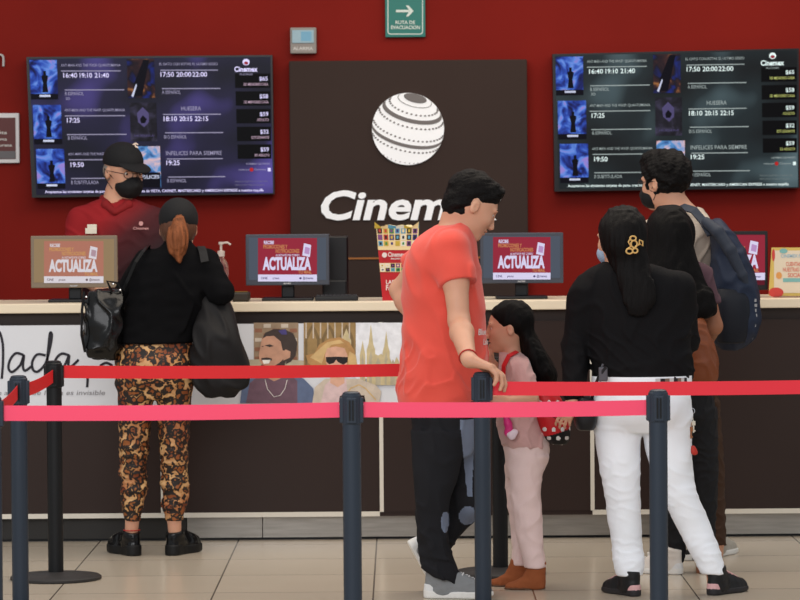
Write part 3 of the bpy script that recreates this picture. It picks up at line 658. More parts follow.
# ------------------------------------------------------------------ things on the counter
def monitor(x0, y0, x1, y1, Y, label, bez, bg, admat, k, ad, tilt=0, dark=None):
    """ad = rectangle of the advert inside the screen"""
    p = at((x0+x1)/2, (y0+y1)/2, Y); o = thing('monitor', label, 'monitor', (p.x, Y+.06, CTOP), 'monitors along the counter')
    W = (x1-x0)
    mb = MB(); flatbox(mb, x0, y0, x1, y1, Y, .035, 0, .004); mb.build('bezel', bez, o)
    bw = 3.4
    mb = MB(); flatbox(mb, x0+W*.12, y0+4, x1-W*.12, y1-3, Y+.033, .04, 0, .01); mb.build('rear_housing', M_dark, o)
    mb = MB(); mb.rect(x0+bw, y0+bw-.4, x1-bw, y1-bw-1.6, Y-.0008); mb.build('display_panel', bg, o)
    a0, b0, a1, b1 = ad; w_ = a1-a0; h_ = b1-b0
    mb = MB(); mb.rect(a0, b0, a1, b1, Y-.0016, 0); mb.rect(a0, b1-h_*.16, a1, b1, Y-.0022, 1)
    def X(u): return a0+u*w_
    def Yy(v): return b0+v*h_
    mb.poly([(X(.78), Yy(.12)), (X(.90), Yy(.16)), (X(.88), Yy(.44)), (X(.75), Yy(.40))], Y-.0022, 1); mb.poly([(X(.80), Yy(.20)), (X(.88), Yy(.23)), (X(.865), Yy(.38)), (X(.785), Yy(.35))], Y-.0026, 3)
    for txt, u0, u1, v, hh, mi, bo in (('RECIBE', .10, .27, .14, .075, 1, .03), ('PROMOCIONES Y', .09, .50, .24, .085, 2, .03), ('NOTIFICACIONES', .30, .70, .34, .085, 2, .03), ('AL INSTANTE POR CORREO', .30, .70, .42, .05, 1, .01),
                                       ('ACTUALIZA', .08, .90, .72, .27, 1, .05), ('TU MAIL', .68, .91, .82, .075, 2, .03)):
        text(mb, txt, X(u0), X(u1), Yy(v), hh*h_, Y-.0026, mi, .0, bo)
    for txt, u0, u1 in (('CINE', .05, .16), ('promo', .25, .36), ('@cinemex', .76, .94)): text(mb, txt, X(u0), X(u1), Yy(.945), .05*h_, Y-.0027, 4, 0, .02)
    mb.disc(X(.72), Yy(.925), w_*.02, w_*.018, Y-.0027, 4, 12)
    mb.build('advert_image', admat, o)
    mb = MB(); text(mb, 'acer', (x0+x1)/2-4, (x0+x1)/2+4, y1-1, 2, Y-.0008, 0, 0, .03); mb.build('maker_badge', mat('badge_silver', (170, 172, 176), .4), o)
    c = at((x0+x1)/2, y1-6, Y)
    mb = MB(); mb.box((c.x-.03, Y+.05, CTOP+.012), (c.x+.03, Y+.09, c.z+.06), 0, .006); mb.build('stand_neck', M_dark, o)
    mb = MB(); mb.box((c.x-.12, Y-.02, CTOP), (c.x+.12, Y+.16, CTOP+.014), 0, .005); mb.build('stand_foot', M_dark, o)
    return o
Ym = YC+.16
ad1 = [_emis('ad_red', (150, 42, 60), .95), _emis('ad_white', (214, 208, 236), 1.0), _emis('ad_gold', (196, 128, 84), .95), _emis('ad_lilac', (190, 150, 200), .9), _emis('ad_ink', (60, 40, 110), .8)]
ad0 = [_emis('ad_red_pale', (176, 116, 98), .95), _emis('ad_white_pale', (212, 206, 212), 1.0), _emis('ad_gold_pale', (200, 148, 92), .95), _emis('ad_lilac_pale', (180, 150, 160), .9), _emis('ad_ink_pale', (104, 74, 84), .8)]  # paler advert set: the screen's washed-out reflection is put into its colours
bz = mat('bezel_slate', (62, 66, 76), .35); bg = _emis('display_slate', (88, 96, 110), .75); bzt = mat('bezel_reflection_tan', (118, 104, 88), .4); bgt = _emis('display_reflection_tan', (152, 128, 96), .9)  # tan bezel and display have the reflections painted into their colour
monitor(30.5, 236, 117.5, 287.5, Ym, 'monitor with a tan washed-out screen, in front of the cashier', bzt, bgt, ad0, 1, (44, 241, 103.5, 283))
monitor(245.5, 234.5, 329.5, 285, Ym, 'slate framed monitor with red advert between hand gel bottle and popcorn box', bz, bg, ad1, 1, (258, 238, 317, 281.5))
monitor(480, 233, 563.5, 283, Ym, 'slate framed monitor with red advert just right of the man in coral shirt', bz, bg, ad1, 1, (493, 237, 550.5, 279.5))
monitor(697, 231.5, 768, 290, Ym+.02, 'black framed monitor half hidden behind the blue backpack', mat('bezel_black', (30, 28, 30), .3), _emis('display_wine', (104, 28, 44), .8), ad1, 1, (699, 235, 765, 280))
s_ = thing('ticket_terminal', 'black point of sale terminal behind the slate monitor left of the popcorn box', 'terminal', (xat(335, YC+.4), YC+.42, CTOP))
mb = MB(); flatbox(mb, 322, 236, 348.5, 296, YC+.4, .05, 0, .008); mb.build('screen_housing', mat('terminal_black', (16, 15, 17), .3), s_)
mb = MB(); p = at(335, 290, YC+.42); mb.box((p.x-.06, YC+.38, CTOP), (p.x+.06, YC+.5, p.z+.05), 0, .01); mb.build('stand', M_dark, s_)
s_ = thing('keyboard', 'dark low keyboard lying below the monitor near the popcorn box', 'keyboard', (xat(333, YC+.1), YC+.12, CTOP))
mb = MB(); p = at(315, 300, YC+.12); mb.box((p.x, YC+.08, CTOP), (p.x+.20, YC+.20, CTOP+.022), 0, .006); mb.build('case', M_dark, s_)
mb = MB()
for i in range(10):
    for j in range(5): mb.box((p.x+.008+i*.0188, YC+.085+j*.022, CTOP+.021), (p.x+.024+i*.0188, YC+.103+j*.022, CTOP+.028))
mb.build('keys', mat('key_grey', (44, 44, 48), .5), s_)
# hand gel
M_clear = mat('clear_plastic', (205, 170, 165), .08, trans=.85, alpha=.6)
Yg2 = YC+.20; p = at(221.5, 298, Yg2); s_ = thing('hand_gel_bottle', 'clear hand gel bottle with a white pump beside the woman in leopard trousers', 'bottle', (p.x, Yg2, CTOP))
mb = MB(); mb.lathe((p.x, Yg2, CTOP), [(.030, 0), (.034, .006), (.034, .15), (.030, .175), (.014, .20), (.013, .215)], 28); mb.build('bottle_body', M_clear, s_, smooth=True)
mb = MB(); mb.lathe((p.x, Yg2, CTOP+.004), [(.028, 0), (.031, .004), (.031, .11), (.031, .112)], 24); mb.build('gel_liquid', mat('gel', (190, 150, 150), .1, trans=.7), s_, smooth=True)
mb = MB(); mb.lathe((p.x, Yg2, CTOP+.208), [(.017, 0), (.017, .025), (.006, .028), (.006, .055), (.012, .056), (.012, .068)], 20)
mb.tube([(p.x-.01, Yg2, CTOP+.27), (p.x+.03, Yg2, CTOP+.272), (p.x+.045, Yg2, CTOP+.262)], .005, 8); mb.build('pump', mat('pump_white', (190, 176, 168), .4), s_, smooth=True)
p = at(240, 300, YC+.10); s_ = thing('card_reader', 'small dark card reader with an amber light beside the hand gel bottle', 'card reader', (p.x, YC+.13, CTOP))
mb = MB(); mb.box((p.x-.035, YC+.06, CTOP), (p.x+.045, YC+.19, CTOP+.045), 0, .01); mb.build('case', mat('reader_dark', (48, 42, 36), .4), s_)
mb = MB(); mb.box((p.x-.025, YC+.075, CTOP+.044), (p.x+.035, YC+.12, CTOP+.047), 0, .001); mb.build('display', _emis('reader_amber', (150, 120, 50), .6), s_)
# popcorn box
Yk = YC+.10; s_ = thing('popcorn_box', 'large red popcorn box with rows of coloured picture squares behind the man\'s elbow', 'popcorn box', (at(400, 300, Yk).x, Yk+.08, CTOP))
def kx(u, py): t = (300-py)/75.0; return (382.5-6.5*t)+(u)*(32.5+10.5*t)
M_kred = mat('carton_red', (176, 28, 36), .4)
mb = MB(); dp = .17
p4 = [at(kx(0, 300), 300.3, Yk), at(kx(1, 300), 300.3, Yk), at(kx(1, 227), 227, Yk-.01), at(kx(0, 227), 227, Yk-.01)]
for q in p4[:2]: q.z = CTOP
bk = [q+Vector((0, dp if i < 2 else dp+.03, 0)) for i, q in enumerate(p4)]
mb.add(p4+bk, [(0, 1, 2, 3), (5, 4, 7, 6), (1, 5, 6, 2), (4, 0, 3, 7), (0, 4, 5, 1)]); mb.build('carton', M_kred, s_)
sqc = [(220, 214, 200), (190, 160, 60), (60, 50, 110), (90, 150, 180), (30, 28, 30), (180, 60, 50), (60, 130, 70), (226, 200, 150), (120, 70, 120)]
sqm = [mat('square_%d' % i, c, .5) for i, c in enumerate(sqc)]
def kp(u, py, e=0):
    t = (300-py)/73.0; return at(kx(u, py), py, Yk-.01*t-.002-e)
mb = MB(); mb.quad(kp(0, 250), kp(1, 250), kp(1, 227), kp(0, 227), 7); mb.quad(kp(0, 272), kp(1, 272), kp(1, 263), kp(0, 263), 7)
for y0, y1 in ((246, 241), (240, 234.5), (233.5, 228), (271.5, 268), (267.5, 263.5)):
    for i in range(7): mb.quad(kp(.02+i*.14, y0, .001), kp(.13+i*.14, y0, .001), kp(.13+i*.14, y1, .001), kp(.02+i*.14, y1, .001), random.randrange(9)); c_ = .05+i*.14; mb.quad(kp(c_, y0-1.2, .002), kp(c_+.05, y0-1.2, .002), kp(c_+.05, y1+1.2, .002), kp(c_, y1+1.2, .002), random.randrange(9))
mb.build('picture_squares', sqm, s_)
mb = MB()
def ktext(txt, x0, x1, yb, h):
    n0 = len(mb.v); text(mb, txt, x0, x1, yb, h, Yk-.016, 0, 0, .03)
ktext('Cinemex', 388, 405, 256.5, 4.2); mb.build('carton_lettering', mat('carton_white', (216, 200, 196), .5), s_); mb = MB(); ktext('PALOMITAS', 391, 403, 259.5, 1.6); mb.build('carton_lettering', MATS['carton_white'], s_); mb = MB(); ktext('LAS', 386, 394, 284, 4); ktext('FAMOSAS', 386, 410, 290, 5)
mb.build('carton_lettering', MATS['carton_white'], s_); mb = MB()
mb.disc(384.5, 255, 2.6, 2.6, Yk-.016, 0); mb.build('carton_lettering', mat('carton_white', (216, 200, 196), .5), s_)
mb = MB(); fl = [(375, 226), (374.5, 222), (381, 227), (388, 224.5), (396, 226), (404, 225), (411, 227.5), (419, 221.5), (418.5, 226)]
for i in range(len(fl)-1): mb.quad(kp(0, 227)+(at(fl[i][0], 228.5, Yk-.013)-kp(0, 227)), at(fl[i+1][0], 228.5, Yk-.013), at(fl[i+1][0], fl[i+1][1], Yk-.02), at(fl[i][0], fl[i][1], Yk-.02), (0, 1, 7, 3)[i % 4])
mb.build('rim_flap', sqm, s_)
mb = MB()
for i in range(60):
    c_ = at(random.uniform(380, 412), random.uniform(227, 230), Yk+random.uniform(.02, .17)); mb.lathe((c_.x, c_.y, c_.z-.012), [(.004, 0), (.013, .006), (.013, .016), (.005, .024)], 7)
o_ = mb.build('popcorn', mat('popcorn', (224, 206, 160), .8), s_, smooth=True); o_['kind'] = 'stuff'
# flyer stand on the right
Yf = YC+.12; s_ = thing('flyer_stand', 'colourful cream flyer standing on the counter at the right edge', 'flyer', (at(785, 296, Yf).x, Yf, CTOP))
mb = MB(); mb.poly([(771.5, 247.5), (768.5, 295.8), (806, 296), (806, 247.5)], Yf, 0); a_ = len(mb.v); mb.poly([(771.5, 247.5), (768.5, 295.8), (806, 296), (806, 247.5)][::-1], Yf+.006, 0)
mb.add([mb.v[0], mb.v[1], mb.v[6], mb.v[7]], [(0, 1, 2, 3)]); mb.build('acrylic_panel', mat('flyer_yellow', (206, 178, 96), .3), s_)
mb = MB(); mb.rect(774, 250.5, 804, 293, Yf-.001, 0); mb.build('paper_sheet', mat('flyer_cream', (216, 202, 180), .5), s_)
mb = MB()
fm_ = [mat('flyer_red', (196, 66, 60), .5), mat('flyer_teal', (120, 172, 170), .5), mat('flyer_orange', (214, 150, 84), .5)]
mb.disc(776, 292.5, 7.5, 5, Yf-.002, 0); mb.build('printed_shape', fm_, s_); mb = MB(); mb.disc(773.5, 255, 1.5, 6, Yf-.002, 0); mb.build('printed_shape', fm_, s_); mb = MB(); mb.disc(783.5, 251, 4, 2.5, Yf-.002, 1); mb.build('printed_shape', fm_, s_); mb = MB(); mb.rect(783, 278.2, 806, 282, Yf-.002, 1); mb.build('printed_shape', fm_, s_); mb = MB(); mb.disc(779, 275.5, 3, 3.5, Yf-.002, 2); mb.build('printed_shape', fm_, s_)
fl_ = [mat('flyer_coral', (206, 112, 96), .5), mat('flyer_blue', (150, 180, 196), .5)]
for t_, x0, x1, yb, h_, mi_ in (('CINEMEX FUN', 781, 806, 257.5, 3.2, 1), ('CUENTANOS', 786, 806, 266, 4, 0), ('NUESTRAS REDES', 783, 809, 271.5, 4, 0), ('SOCIALES', 788, 806, 277, 4, 0)):
    mb = MB(); text(mb, t_, x0, x1, yb, h_, Yf-.002, mi_, bold=.02); mb.build('flyer_lettering', fl_, s_)
mb = MB(); p = at(787, 296, Yf); mb.box((p.x-.06, Yf-.03, CTOP), (p.x+.09, Yf+.05, CTOP+.006), 0, .002); mb.build('stand_foot', M_clear, s_)
# ------------------------------------------------------------------ queue posts and belts
M_postb = mat('post_slate_blue', (47, 55, 66), .38, metal=.2); M_postk = mat('post_black', (24, 25, 27), .42, metal=.2)
PH = .905
def post(px, Y, label, m, top=None, zt=None):
    x = at(px, 480, Y).x; o = thing('queue_post', label, 'barrier post', (x, Y, 0), 'queue barrier posts')
    mb = MB(); mb.lathe((x, Y, 0), [(.185, 0), (.19, .004), (.19, .012), (.182, .018), (.06, .028), (.045, .032)], 56); mb.build('base', mat('base_dark', (48, 46, 46), .5), o, smooth=True)
    mb = MB(); mb.lathe((x, Y, .02), [(.032, 0), (.032, PH-.115)], 32); mb.build('pole', m, o, smooth=True)
    mb = MB(); H = PH
    mb.lathe((x, Y, H-.105), [(.033, 0), (.0345, .003), (.0345, .10), (.031, .105)], 32)
    for a in range(4):
        q = R(a*90); c_ = Vector((x+math.cos(q)*.032, Y+math.sin(q)*.032, 0)); dx, dy = (.009, .017) if a % 2 == 0 else (.017, .009)
        mb.box((c_.x-dx, c_.y-dy, H-.10), (c_.x+dx, c_.y+dy, H-.012), 0, .003)
    mb.build('belt_cassette', m, o, smooth=False)
    mb = MB(); mb.box((x-.008, Y-.047, H-.09), (x-.003, Y-.040, H-.02)); mb.box((x+.003, Y-.047, H-.09), (x+.008, Y-.040, H-.02)); mb.build('belt_slot', mat('slot_black', (10, 10, 12), .5), o)
    mb = MB(); mb.lathe((x, Y, H), [(.030, -.001), (.030, .004), (.022, .008), (.005, .009)], 28); mb.build('top_cap', m, o, smooth=True)
    return Vector((x, Y, H-.055))
YA, YBr, YN = 14.56, 13.38, 12.12
pA = post(55, YA, 'black queue post with whole round base visible, standing before the handwriting banner', M_postk)
pB = post(19.5, YBr, 'slate blue queue post at far left, just nearer than the black post with visible base', M_postb)
pC = post(352, YN, 'slate blue queue post in front of the banner couple, left of the man', M_postb)
pD = post(482.5, YBr, 'slate blue queue post the man rests his hand on', M_postb)
pD2 = post(500, 14.62, 'black queue post between the hand-held post and the little girl', M_postk)
pE = post(658.5, YN, 'slate blue queue post in front of the white trousered legs', M_postb)
pF = post(-7.5, YN-.05, 'slate blue queue post almost outside the left edge of the photo', M_postb)
M_bred = mat('belt_red', (212, 34, 40), .5, bump=.2, bscale=400); M_bpink = mat('belt_pink', (240, 76, 108), .45, bump=.2, bscale=400); M_bmid = mat('belt_bright_red', (226, 48, 62), .5, bump=.2, bscale=400)
def belt(a, b, label, m, sag=.008, mid=None, twist=0, drop=0):
    mb = MB(); n = 24; hw = .0265; V = []; d = (b-a); nn = Vector((-d.y, d.x, 0)).normalized()*.0012
    for i in range(n+1):
        t = i/n; p = a+d*t; p = Vector((p.x, p.y, p.z-sag*4*t*(1-t)-drop)); tw = twist*4*t*(1-t)
        up = Vector((nn.x/.0012*math.sin(tw)*hw, nn.y/.0012*math.sin(tw)*hw, math.cos(tw)*hw))
        V += [p+up+nn, p-up+nn, p-up-nn, p+up-nn]
    Fq = []
    for i in range(n):
        for k in range(4): Fq.append((i*4+k, (i+1)*4+k, (i+1)*4+(k+1) % 4, i*4+(k+1) % 4))
    Fq += [(0, 1, 2, 3), tuple(n*4+k for k in (3, 2, 1, 0))]
    mb.add(V, Fq); o = mb.build('barrier_belt', m, None, origin=a, smooth=False)
    for f in (0,): pass
    return tag(o, label, 'barrier belt', 'retractable barrier belts')
e = Vector((.042, 0, 0)); ey = Vector((0, .042, 0))
up_ = Vector((0, 0, .016))
belt(pA+e+up_, pD2-e+up_, 'red barrier belt crossing behind the man from the black post by the handwriting', M_bred)
belt(pA-ey, pB+ey, 'short red barrier belt slanting between the two leftmost posts in view', M_bred, .01)
belt(pB-ey, pF+ey, 'short red barrier belt end slanting out of the picture at far left', M_bred, .01)
belt(pF+e, pC-e, 'pink barrier belt in front, left half, ending at the post before the couple picture', M_bpink, .004)
belt(pC+e, pE-e, 'pink barrier belt in front, right half, passing the man\'s hips', M_bpink, .004)
pG = post(890, YBr, 'slate blue queue post beyond the right edge of the photo', M_postb)
belt(pD+e, pG-e, 'red barrier belt running from the man\'s hand to the right edge', M_bmid, .006)

# ------------------------------------------------------------------ people
M_skin = mat('skin_tan', (176, 122, 96), .5, sss=.12, var=.05, vscale=14)
M_skin2 = mat('skin_warm', (200, 150, 124), .5, sss=.12, var=.05, vscale=14)
M_skin3 = mat('skin_brown', (150, 100, 74), .5, sss=.12, var=.05, vscale=14)
M_blackhair = mat('black_hair', (8, 6, 6), .6, spec=.1, bump=.6, bscale=300, stretch=(1, 1, .08))
M_blackcloth = mat('black_cloth', (11, 11, 13), .9, spec=.08, bump=.3, bscale=300)
def strands(seed, wl=.02, amp=.0022):
    f = waves(seed+200, wl*1.2, 1.0, (1, 1, .06), 5); g = waves(seed+300, wl*3.5, 1.0, (1, 1, .15), 4)
    return lambda P: amp*.55*f(P)+amp*.9*g(P)
def leopard():
    m = bpy.data.materials.new('leopard_print'); m.use_nodes = True; nt = m.node_tree; b = nt.nodes['Principled BSDF']; N = nt.nodes.new; Lk = nt.links.new
    tc = N('ShaderNodeTexCoord'); nz = N('ShaderNodeTexNoise'); nz.inputs['Scale'].default_value = 28; nz.inputs['Detail'].default_value = 2; Lk(tc.outputs['Object'], nz.inputs['Vector'])
    ad = N('ShaderNodeMix'); ad.data_type = 'RGBA'; ad.blend_type = 'LINEAR_LIGHT'; ad.inputs[0].default_value = .03; Lk(tc.outputs['Object'], ad.inputs[6]); Lk(nz.outputs['Color'], ad.inputs[7])
    v = N('ShaderNodeTexVoronoi'); v.inputs['Scale'].default_value = 28; v.inputs['Randomness'].default_value = .9; Lk(ad.outputs[2], v.inputs['Vector'])
    r = N('ShaderNodeValToRGB'); e = r.color_ramp.elements; e[0].position = 0; e[0].color = lin((150, 84, 36)); e[1].position = 1; e[1].color = lin((206, 164, 112))
    for p_, c_ in ((.30, (142, 82, 34)), (.36, (26, 16, 12)), (.56, (24, 14, 10)), (.61, (186, 136, 80)), (.75, (212, 172, 122))): x = e.new(p_); x.color = lin(c_)
    Lk(v.outputs['Distance'], r.inputs[0])
    n2 = N('ShaderNodeTexNoise'); n2.inputs['Scale'].default_value = 40; n2.inputs['Detail'].default_value = 1; Lk(tc.outputs['Object'], n2.inputs['Vector'])
    r2 = N('ShaderNodeValToRGB'); r2.color_ramp.elements[0].position = .62; r2.color_ramp.elements[0].color = (0, 0, 0, 1); r2.color_ramp.elements[1].position = .66; Lk(n2.outputs[0], r2.inputs[0])
    n3 = N('ShaderNodeTexNoise'); n3.inputs['Scale'].default_value = 7; Lk(tc.outputs['Object'], n3.inputs['Vector'])
    r3 = N('ShaderNodeValToRGB'); r3.color_ramp.elements[0].position = .42; r3.color_ramp.elements[0].color = lin((190, 120, 74)); r3.color_ramp.elements[1].position = .6; r3.color_ramp.elements[1].color = (1, 1, 1, 1); Lk(n3.outputs[0], r3.inputs[0])
    mx = N('ShaderNodeMix'); mx.data_type = 'RGBA'; Lk(r2.outputs[0], mx.inputs[0]); Lk(r.outputs[0], mx.inputs[6]); mx.inputs[7].default_value = lin((30, 18, 14))
    m2 = N('ShaderNodeMix'); m2.data_type = 'RGBA'; m2.blend_type = 'MULTIPLY'; m2.inputs[0].default_value = .8; Lk(mx.outputs[2], m2.inputs[6]); Lk(r3.outputs[0], m2.inputs[7])
    Lk(m2.outputs[2], b.inputs['Base Color']); b.inputs['Roughness'].default_value = .7; return m
M_leo = leopard()
def strap(mbk, pts, wd, th=.004):
    """flat webbing along a path; pts are (point, outward normal)"""
    V = []; P = [Vector(p[0]) for p in pts]
    for i, p in enumerate(P):
        t = (P[min(i+1, len(P)-1)]-P[max(i-1, 0)]).normalized(); n = Vector(pts[i][1]); n = (n-t*n.dot(t)).normalized(); s = t.cross(n)
        V += [p+s*wd/2+n*th, p-s*wd/2+n*th, p-s*wd/2, p+s*wd/2]
    Fq = []
    for i in range(len(P)-1):
        for k in range(4): Fq.append((i*4+k, i*4+(k+1) % 4, (i+1)*4+(k+1) % 4, (i+1)*4+k))
    Fq += [(3, 2, 1, 0), tuple((len(P)-1)*4+k for k in range(4))]
    mbk.add(V, Fq)
# ================= woman in leopard trousers
Pn = Person('person in black cap, black top and leopard print trousers leaning on the counter', 15.5, 157)
p = Pn.p; s1 = Pn.s; Hc = p(178.5, 229, .06); HM = hmat(88, 12)
legL = [(385, 118, 153, 0, .085), (420, 119, 151, 0, .078), (448, 120, 148, 0, .066), (470, 120, 146, .01, .060), (490, 121, 147, .015, .060), (507, 122, 143, .015, .05), (521, 125, 140, .01, .042)]
legR = [(385, 157, 192, 0, .085), (420, 158, 190, 0, .078), (448, 160, 188, 0, .066), (470, 161, 188, .01, .060), (492, 162, 188, .015, .058), (507, 163, 186, .015, .05), (521, 165, 183, .01, .042)]
hips = [(336, 122, 190, .01, .10), (350, 117, 193, 0, .118), (368, 116, 193, -.01, .13), (385, 117, 192, -.005, .12), (398, 122, 188, 0, .09)]
tors = [(236, 169, 187, .04, .055), (247, 160, 196, .035, .065), (254, 145, 208, .02, .085), (264, 136, 213, .01, .10), (285, 132, 212, 0, .11), (310, 126, 205, 0, .112), (332, 120, 197, 0, .118), (343, 116.5, 194, 0, .125)]
def arms_lw(b, o):
    b.chain([p(147, 262, .02), p(127, 294, .08), p(138, 297, .42)], [.052+o, .045+o, .034+o], .03); b.chain([p(206, 262, .02), p(221, 292, -.05), p(212, 296, .40)], [.052+o, .045+o, .034+o], .03)
B = Sdf(); B.loft(Pn.rows(tors, -.012), .03); B.loft(Pn.rows(hips, -.012), .03); B.loft(Pn.rows(legL, -.012), .02); B.loft(Pn.rows(legR, -.012), .02)
B.cone(p(178, 246, .04), Hc+Vector((0, .02, -.02)), .056, .056, .02); head(B, Hc, HM, .98); arms_lw(B, -.008)
for xa, x2 in ((132.5, 131), (174, 175)): B.cone(p(xa, 516, .01), p(x2, 538, .012), .033, .028, .01)
hand(B, p(140, 297.5, .44), (.3, 1, -.03), (0, 0, -1), False); hand(B, p(212, 297, .42), (-.3, 1, -.03), (0, 0, -1), True)
B.build('body', M_skin2, Pn.o)
T = Sdf(); T.loft(Pn.rows(tors, .004), .03); arms_lw(T, .008); T.fold(band(creases(3, .008, .16, (1, 1, .5)), p(0, 343).z, p(0, 262).z)); T.fold(waves(9, .06, .0015)); T.build('knitted_top', M_blackcloth, Pn.o)
T = Sdf(); T.loft(Pn.rows(hips, .003), .02); T.loft(Pn.rows(legL, .002), .014); T.loft(Pn.rows(legR, .002), .014)
T.fold(waves(2, .10, .0030, (1, 1, 3))); T.fold(band(creases(8, .006, .05, (.3, .3, 3)), p(0, 520).z, p(0, 435).z)); T.build('leopard_trousers', M_leo, Pn.o)
T = Sdf(); Hn = np.array(HM)
def hp(c, M, x, y, z, s=1): return Vector(c)+M@Vector((x*s, y*s, z*s))
T.ell(hp(Hc, HM, -.008, 0, .045), (.106, .088, .094), Hn); T.plane(hp(Hc, HM, 0, 0, .012), HM@Vector((0.12, 0, -1))); T.ell(hp(Hc, HM, -.13, 0, -.005), (.04, .035, .03), Hn, .006, 's')
T.box(hp(Hc, HM, .13, 0, .03), (.05, .06, .004), Hn, .004, .01); cap = T.build('baseball_cap', mat('cap_black', (22, 22, 24), .8, bump=.2, bscale=300), Pn.o, .005)
T = Sdf(); T.ell(hp(Hc, HM, -.015, 0, .0), (.092, .080, .085), Hn); T.plane(hp(Hc, HM, 0, 0, -.055), HM@Vector((.3, 0, -1))); T.plane(hp(Hc, HM, .035, 0, 0), HM@Vector((1, 0, 0))); T.fold(strands(1))
M_ging = mat('ginger_hair', (118, 68, 40), .6, spec=.15, bump=.8, bscale=240, var=.45, vscale=60, stretch=(1, 1, .1))
T.build('hair', mat('brown_hair', (84, 52, 36), .5, bump=.6, bscale=240, stretch=(1, 1, .12)), Pn.o, .005)
T = Sdf(); T.loft([(p(0, 263).z, p(177, 0, -.12).x, p(0, 0, -.115).y, .008, .010), (p(0, 254).z, p(177, 0).x, p(0, 0, -.115).y, .034, .024), (p(0, 244).z, p(177, 0).x, p(0, 0, -.115).y, .050, .032), (p(0, 232).z, p(177.5, 0).x, p(0, 0, -.11).y, .044, .034), (p(0, 222).z, p(178, 0).x, p(0, 0, -.09).y, .026, .028), (p(0, 216).z, p(178.5, 0).x, p(0, 0, -.065).y, .014, .02)])
T.fold(strands(2, .012, .003)); T.build('ponytail', M_ging, Pn.o, .004)
for (px, sd_) in ((137, -1), (169, 1)):
    ya = 120 if sd_ < 0 else 64; h_ = p(px, 550, -.035); a_ = R(ya); shoe(Pn.o, (h_.x-.0*math.cos(a_), h_.y, 0), ya, .255, mat('patent_black', (14, 14, 16), .15), mat('sole_black', (18, 18, 19), .5), 'platform', wd=1.12, side=sd_)
mb = MB(); c_ = p(131.8, 530, .01); mb.tube([(c_.x+.036*math.cos(k*.4), c_.y+.036*math.sin(k*.4), c_.z) for k in range(17)], .0025, 6); mb.build('anklet', mat('thread_red', (170, 40, 36), .6), Pn.o)
# patent bag and tote
BG = Sdf(); rb = Pn.rows([(290, 87, 121, -.06, .035), (300, 85, 124, -.06, .06), (325, 84.5, 125, -.06, .075), (350, 85, 122, -.05, .075), (358.5, 87, 118, -.05, .05)]); BG.loft(rb, p=3)
BG.fold(creases(31, .010, .16)); BG.fold(waves(12, .09, .002))
tb = thing('handbag', 'shiny black patent handbag hanging at the left side of the woman in leopard trousers', 'handbag', p(104, 358, -.06))
BG.build('bag_body', mat('patent_crinkle', (8, 8, 9), .25, coat=.12, bump=.12, bscale=24), tb, .005)
mb = MB(); pts = [p(121, 296, -.06), p(128, 280, -.075), p(136, 262, -.10), p(143, 252, -.085), p(149, 246, -.02), p(148, 252, .08)]
pts = [Vector(q) for q in pts]; strap(mb, [(a, (-.3, -1, .3)) for a in pts[:4]]+[(a, (-.3, -.1, 1)) for a in pts[4:]], .016); mb.build('shoulder_strap', mat('strap_black', (12, 12, 13), .3), tb)
mb = MB(); mb.tube(sm3 := [p(84, 292, -.1), p(82, 310, -.13), p(81.5, 335, -.13), p(85, 352, -.12)], .006, 8); mb.tube([p(112, 292, -.1), p(107, 281, -.11), p(117, 283, -.1), p(121, 290, -.09)], .006, 8); mb.build('side_strap', mat('strap_black', (12, 12, 13), .3), tb, smooth=True)
mb = MB(); 
for px, py in ((120, 290), (86, 297), (113, 284)): c_ = p(px, py, -.125); mb.lathe((c_.x, c_.y, c_.z-.004), [(.003, 0), (.007, .003), (.003, .008)], 8)
mb.build('metal_rivet', mat('chrome', (200, 200, 205), .2, metal=1), tb)
BG = Sdf(); BG.loft(Pn.rows([(250, 201, 208, .02, .03), (266, 199, 213, .03, .05), (288, 197, 220, .03, .06), (308, 195, 233, .0, .07), (340, 193, 242, -.06, .08), (365, 192, 248, -.05, .085), (385, 195, 246, -.05, .075), (396, 206, 234, -.05, .05)]), p=2.5)
BG.fold(creases(41, .012, .2, (1, 1, .4))); tb2 = thing('tote_bag', 'big limp dark grey tote bag on the right shoulder of the woman in leopard trousers', 'bag', p(220, 396, -.05))
BG.build('bag_body', mat('tote_charcoal', (27, 26, 27), .6, spec=.15, bump=.15, bscale=90), tb2)
mb = MB(); pts = [p(205, 262, -.09), p(203, 252, -.07), p(201, 247, -.01), p(201, 252, .08)]; strap(mb, [(pts[0], (0, -1, .2)), (pts[1], (0, -1, .6)), (pts[2], (0, 0, 1)), (pts[3], (0, 1, .3))], .035); mb.build('shoulder_strap', mat('strap_grey', (30, 29, 30), .7), tb2)
# ================= man in coral shirt
Pn = Person('person in coral T-shirt and black track trousers resting one hand on a queue post', 13.88, 440)
p = Pn.p; Hc = p(471.5, 206, -.015); HM = hmat(14, 30)
tors = [(214, 447, 470, .0, .06), (224, 440, 471, 0, .085), (231, 428, 473, .0, .15), (241, 416, 475, 0, .195), (254, 408.5, 478, 0, .20), (275, 403, 480, .0, .185), (300, 403, 483, .0, .175), (330, 404, 486, .0, .17), (360, 401, 487, .0, .175), (386, 399, 483, 0, .182), (402.5, 399, 478, 0, .185)]
hips = [(385, 405, 479, 0, .165), (410, 411, 478, 0, .165), (435, 413, 477, 0, .155), (455, 414, 474, 0, .13)]
near = [(430, 412, 466, -.085, .088), (470, 414, 458, -.09, .086), (500, 415.5, 449, -.09, .08), (530, 417, 447, -.085, .075), (556, 419, 453, -.08, .076), (574, 419.5, 460, -.08, .082), (585, 421.5, 459, -.08, .08)]
Tp = pD; tz = PH+.009
def far_leg(b, o): b.chain([p(456, 425, .085), p(463, 500, .06), p(434, 547, .11)], [.092+o, .072+o, .060+o], .03)
